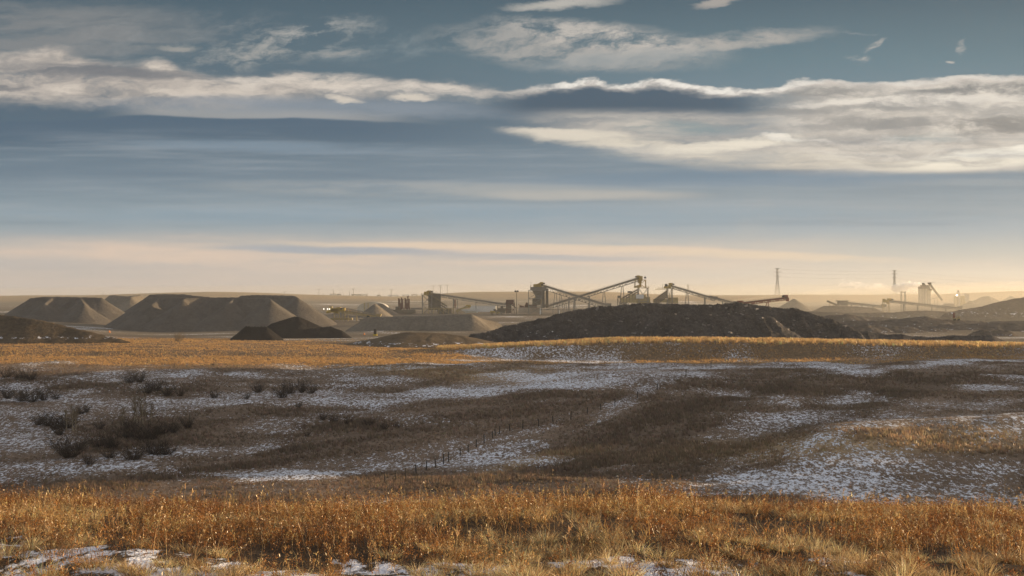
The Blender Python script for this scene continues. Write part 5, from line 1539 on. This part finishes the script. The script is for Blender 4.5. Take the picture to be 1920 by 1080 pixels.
for b in range(NB):
    a = rng.uniform(0, 2 * np.pi, N); r = h * rng.uniform(0, .6, N)
    bx, by = x + np.cos(a) * r, d + np.sin(a) * r
    f = rng.uniform(-.7, .7, N); w = h * rng.uniform(.12, .28, N)
    Vt[:, b, 0] = np.stack([bx - np.cos(f) * w, by - np.sin(f) * w, z - .08], 1)
    Vt[:, b, 1] = np.stack([bx + np.cos(f) * w, by + np.sin(f) * w, z - .08], 1)
    Vt[:, b, 2] = np.stack([bx + np.cos(a) * r * .7 - h * .12, by + np.sin(a) * r * .7, z + h * rng.uniform(.7, 1.15, N)], 1)
Ft = np.arange(N * NB * 3).reshape(-1, 3)
o = link_mesh('valley_grass', Vt.reshape(-1, 3), Ft, M_grass, attrs={'tint': np.repeat(ct, NB * 3, 0)})
prop(o, 'brown tufted grass covering the hollow, the meadow and the bank', 'grass', kind='stuff')

# ---- shrubs and saplings of the hollow
M_bark = simple('dark_twigs', (0.052, 0.036, 0.026), 0.9, 0.3, 1.5)
M_pale = simple('pale_aspen_bark', (0.36, 0.29, 0.19), 0.85, 0.2, 2.0)
M_twig = simple('tan_twigs', (0.17, 0.125, 0.075), 0.9, 0.3, 1.5)


def twig_mesh(stems, h, spread, sub, w, seed):
    r = random.Random(seed); m = MB()
    def rib(p, q, w_):
        d_ = (q - p).normalized(); s = d_.cross(Vector((r.gauss(0, 1), r.gauss(0, 1), r.gauss(0, .3)))).normalized() * w_ / 2
        b = len(m.v); m.v += [tuple(p - s), tuple(p + s), tuple(q + s * .45), tuple(q - s * .45)]; m.f.append((b, b + 1, b + 2, b + 3))
    for _ in range(stems):
        a = r.random() * 6.283; rr = math.sqrt(r.random()); el = 1.45 - rr * 1.0 * spread
        p = Vector((math.cos(a) * rr * h * .10, math.sin(a) * rr * h * .10, -.05)); L = h * r.uniform(.55, 1.05)
        dirv = Vector((math.cos(a) * math.cos(el), math.sin(a) * math.cos(el), math.sin(el)))
        n = 4; pts = [p]
        for i in range(n):
            dirv = (dirv + Vector((r.gauss(0, .16), r.gauss(0, .16), .10))).normalized(); pts.append(pts[-1] + dirv * L / n)
        for i in range(n): rib(pts[i], pts[i + 1], w * (1.3 - .25 * i))
        for _ in range(sub):
            i = r.randrange(1, n + 1); q = pts[i - 1].lerp(pts[i], r.random())
            dd = (dirv + Vector((r.gauss(0, .65), r.gauss(0, .65), r.gauss(.1, .4)))).normalized(); e = q + dd * L * r.uniform(.14, .34)
            rib(q, e, w * .6)
            for _ in range(2):
                d2 = (dd + Vector((r.gauss(0, .6), r.gauss(0, .6), r.gauss(0.1, .4)))).normalized(); rib(q.lerp(e, r.uniform(.3, .9)), e + d2 * L * .10, w * .45)
    return m


shrub_proto = []
for s in range(5):
    m = twig_mesh(46, 1.0, (.9, .7, 1.0, .8, .6)[s], 9, .018, 40 + s)
    o = m.build('bare_shrub', M_bark); shrub_proto.append(o.data); bpy.data.objects.remove(o)
NUM = ['leftmost', 'second', 'third', 'fourth', 'fifth', 'sixth', 'seventh', 'eighth', 'ninth', 'tenth', 'eleventh', 'twelfth', 'thirteenth', 'fourteenth', 'fifteenth', 'sixteenth']
clusters = [
    ('at the far left edge', [(12, 708, 22), (38, 712, 24), (58, 713, 20), (14, 747, 24), (40, 752, 26), (60, 754, 22), (82, 751, 26), (104, 748, 15)]),
    ('along the upper snow', [(243, 718, 20), (262, 717, 20), (276, 738, 24), (292, 733, 22), (313, 743, 26), (338, 743, 14), (402, 747, 14), (484, 736, 20), (530, 746, 28), (545, 738, 25), (566, 736, 24), (583, 738, 18), (462, 748, 12)]),
    ('left of the aspens', [(72, 797, 22), (90, 799, 26), (108, 804, 28), (126, 803, 28), (112, 816, 20), (152, 776, 16), (163, 773, 13), (144, 846, 28), (131, 858, 44), (168, 871, 22)]),
    ('around the aspens', [(187, 806, 16), (190, 839, 26), (211, 843, 36), (235, 822, 30), (241, 806, 22), (266, 827, 36), (287, 824, 30), (302, 816, 26), (249, 862, 34), (291, 852, 34), (313, 853, 30), (324, 812, 26), (353, 804, 24), (206, 859, 20)]),
    ('on snow right of the aspens', [(576, 819, 10), (605, 788, 16), (627, 793, 18), (655, 797, 14), (690, 800, 16), (720, 806, 13), (745, 803, 12), (560, 765, 12)]),
]
si = 0
for where, lst in clusters:
    lst = sorted(lst)
    for k_, (a, c, hp) in enumerate(lst):
        q = hit(a, c); H_ = hp / F * q[1] * 1.12
        o = bpy.data.objects.new('bare_shrub', shrub_proto[si % 5]); C.objects.link(o); o.location = q
        wd_ = H_ * random.uniform(.95, 1.35); o.scale = (wd_, wd_, H_); o.rotation_euler = (0, 0, random.random() * 6.28)
        ordn = 'leftmost' if k_ == 0 else 'rightmost' if k_ == len(lst) - 1 else NUM[k_] + ' from the left'
        prop(o, '%s of the dark bare shrubs %s' % (ordn, where), 'shrub', 'bare shrubs in the hollow'); si += 1


def sapling(lab, a, c, hp, seed):
    q = hit(a, c); H_ = hp / F * q[1]; t = thing('aspen_sapling', lab, 'sapling', q, 'pale bare aspens in the hollow'); r = random.Random(seed)
    m = MB(); p = Vector((0, 0, -.2)); pts = [p]
    for i in range(5): pts.append(pts[-1] + Vector((r.gauss(0, .05) * H_ * .3, r.gauss(0, .05) * H_ * .3, H_ / 5)))
    for i in range(5): m.cone(pts[i], pts[i + 1], .10 - .014 * i, .086 - .014 * i, 7, False)
    m.build('trunk', M_pale, t)
    m = MB()
    for _ in range(40):
        i = r.randrange(2, 6); o_ = pts[i - 1].lerp(pts[i], r.random()); an = r.random() * 6.28
        e = o_ + Vector((math.cos(an) * .16 * H_, math.sin(an) * .16 * H_, .18 * H_)) * r.uniform(.4, 1); m.bar(o_, e, .03)
        for _ in range(3): m.bar(o_.lerp(e, r.uniform(.3, .9)), e + Vector((r.gauss(0, .3), r.gauss(0, .3), r.uniform(.1, .6))), .018)
    m.build('crown', M_twig, t)


SAP = sorted([(230, 800, 36), (252, 792, 44), (257, 794, 48), (262, 791, 42), (268, 795, 46), (274, 792, 40), (283, 790, 34)])
for k_, (a, c, hp) in enumerate(SAP):
    sapling('%s of the pale bare aspens in the tall middle clump' % ('leftmost' if k_ == 0 else 'rightmost' if k_ == len(SAP) - 1 else NUM[k_] + ' from the left'), a, c, hp, 200 + k_)
SAP = [(125, 806, 36), (137, 808, 44), (142, 806, 34)]
for k_, (a, c, hp) in enumerate(SAP): sapling('%s of the three slim tan aspens in the left clump' % ('leftmost', 'middle', 'rightmost')[k_], a, c, hp, 300 + k_)
# sapling on the meadow
q = at(335, 638, 470)
for k_, (a, hp) in enumerate(((331, 18), (340, 19))):
    b = loc(a, 468); t = thing('meadow_shrub', ('left' if k_ == 0 else 'right') + ' one of two thin sunlit shrubs on the meadow by the earth heap', 'shrub', b, 'thin shrubs on the meadow')
    H_ = hp / F * 468; m = twig_mesh(24, H_, .45, 8, .05, 500 + k_); m.build('stems', M_twig, t)


# ---------------------------------------------------------------- haze
g = MT('haze')
pv = g.n('ShaderNodeVolumePrincipled')
pv.inputs['Color'].default_value = (0.96, 0.96, 0.95, 1)
pv.inputs['Density'].default_value = 0.00012
pv.inputs['Anisotropy'].default_value = 0.55
g.l(pv.outputs[0], g.out.inputs['Volume'])
hx, hy0, hy1, hz0, hz1 = 3800, -3800, 3800, -60, 62
hv = [(sx * hx, yy, zz) for zz in (hz0, hz1) for yy in (hy0, hy1) for sx in (-1, 1)]
hf = [(0, 2, 3, 1), (4, 5, 7, 6), (0, 1, 5, 4), (2, 6, 7, 3), (0, 4, 6, 2), (1, 3, 7, 5)]
hz = link_mesh('haze', hv, hf, g.m)
prop(hz, 'thin golden haze lying over the whole valley and gravel yard', 'haze', kind='stuff')


# ---------------------------------------------------------------- dust hanging over the plant
def dust_cloud(name, lab, blobs, dens):
    import bmesh
    bm = bmesh.new()
    for c, r in blobs:
        ret = bmesh.ops.create_icosphere(bm, subdivisions=4, radius=1.0)
        for v in ret['verts']: v.co = Vector((c[0] + v.co.x * r[0], c[1] + v.co.y * r[1], c[2] + v.co.z * r[2]))
    me = bpy.data.meshes.new(name); bm.to_mesh(me); bm.free()
    o = bpy.data.objects.new(name, me); C.objects.link(o)
    g = MT(name); pv = g.n('ShaderNodeVolumePrincipled'); pv.inputs['Color'].default_value = (0.985, 0.90, 0.74, 1)
    pv.inputs['Density'].default_value = dens; pv.inputs['Anisotropy'].default_value = 0.5
    g.l(pv.outputs[0], g.out.inputs['Volume']); me.materials.append(g.m)
    return prop(o, lab, 'dust', None, 'stuff')


dust_cloud('dust_cloud', 'broad golden dust lying low over the plant and the far slope', [((60, 1300, -24), (1200, 500, 33))], 0.00048)
dust_cloud('dust_cloud', 'denser sunlit dust filling the mine pit at the right', [((470, 985, -25), (340, 430, 35))], 0.00085)
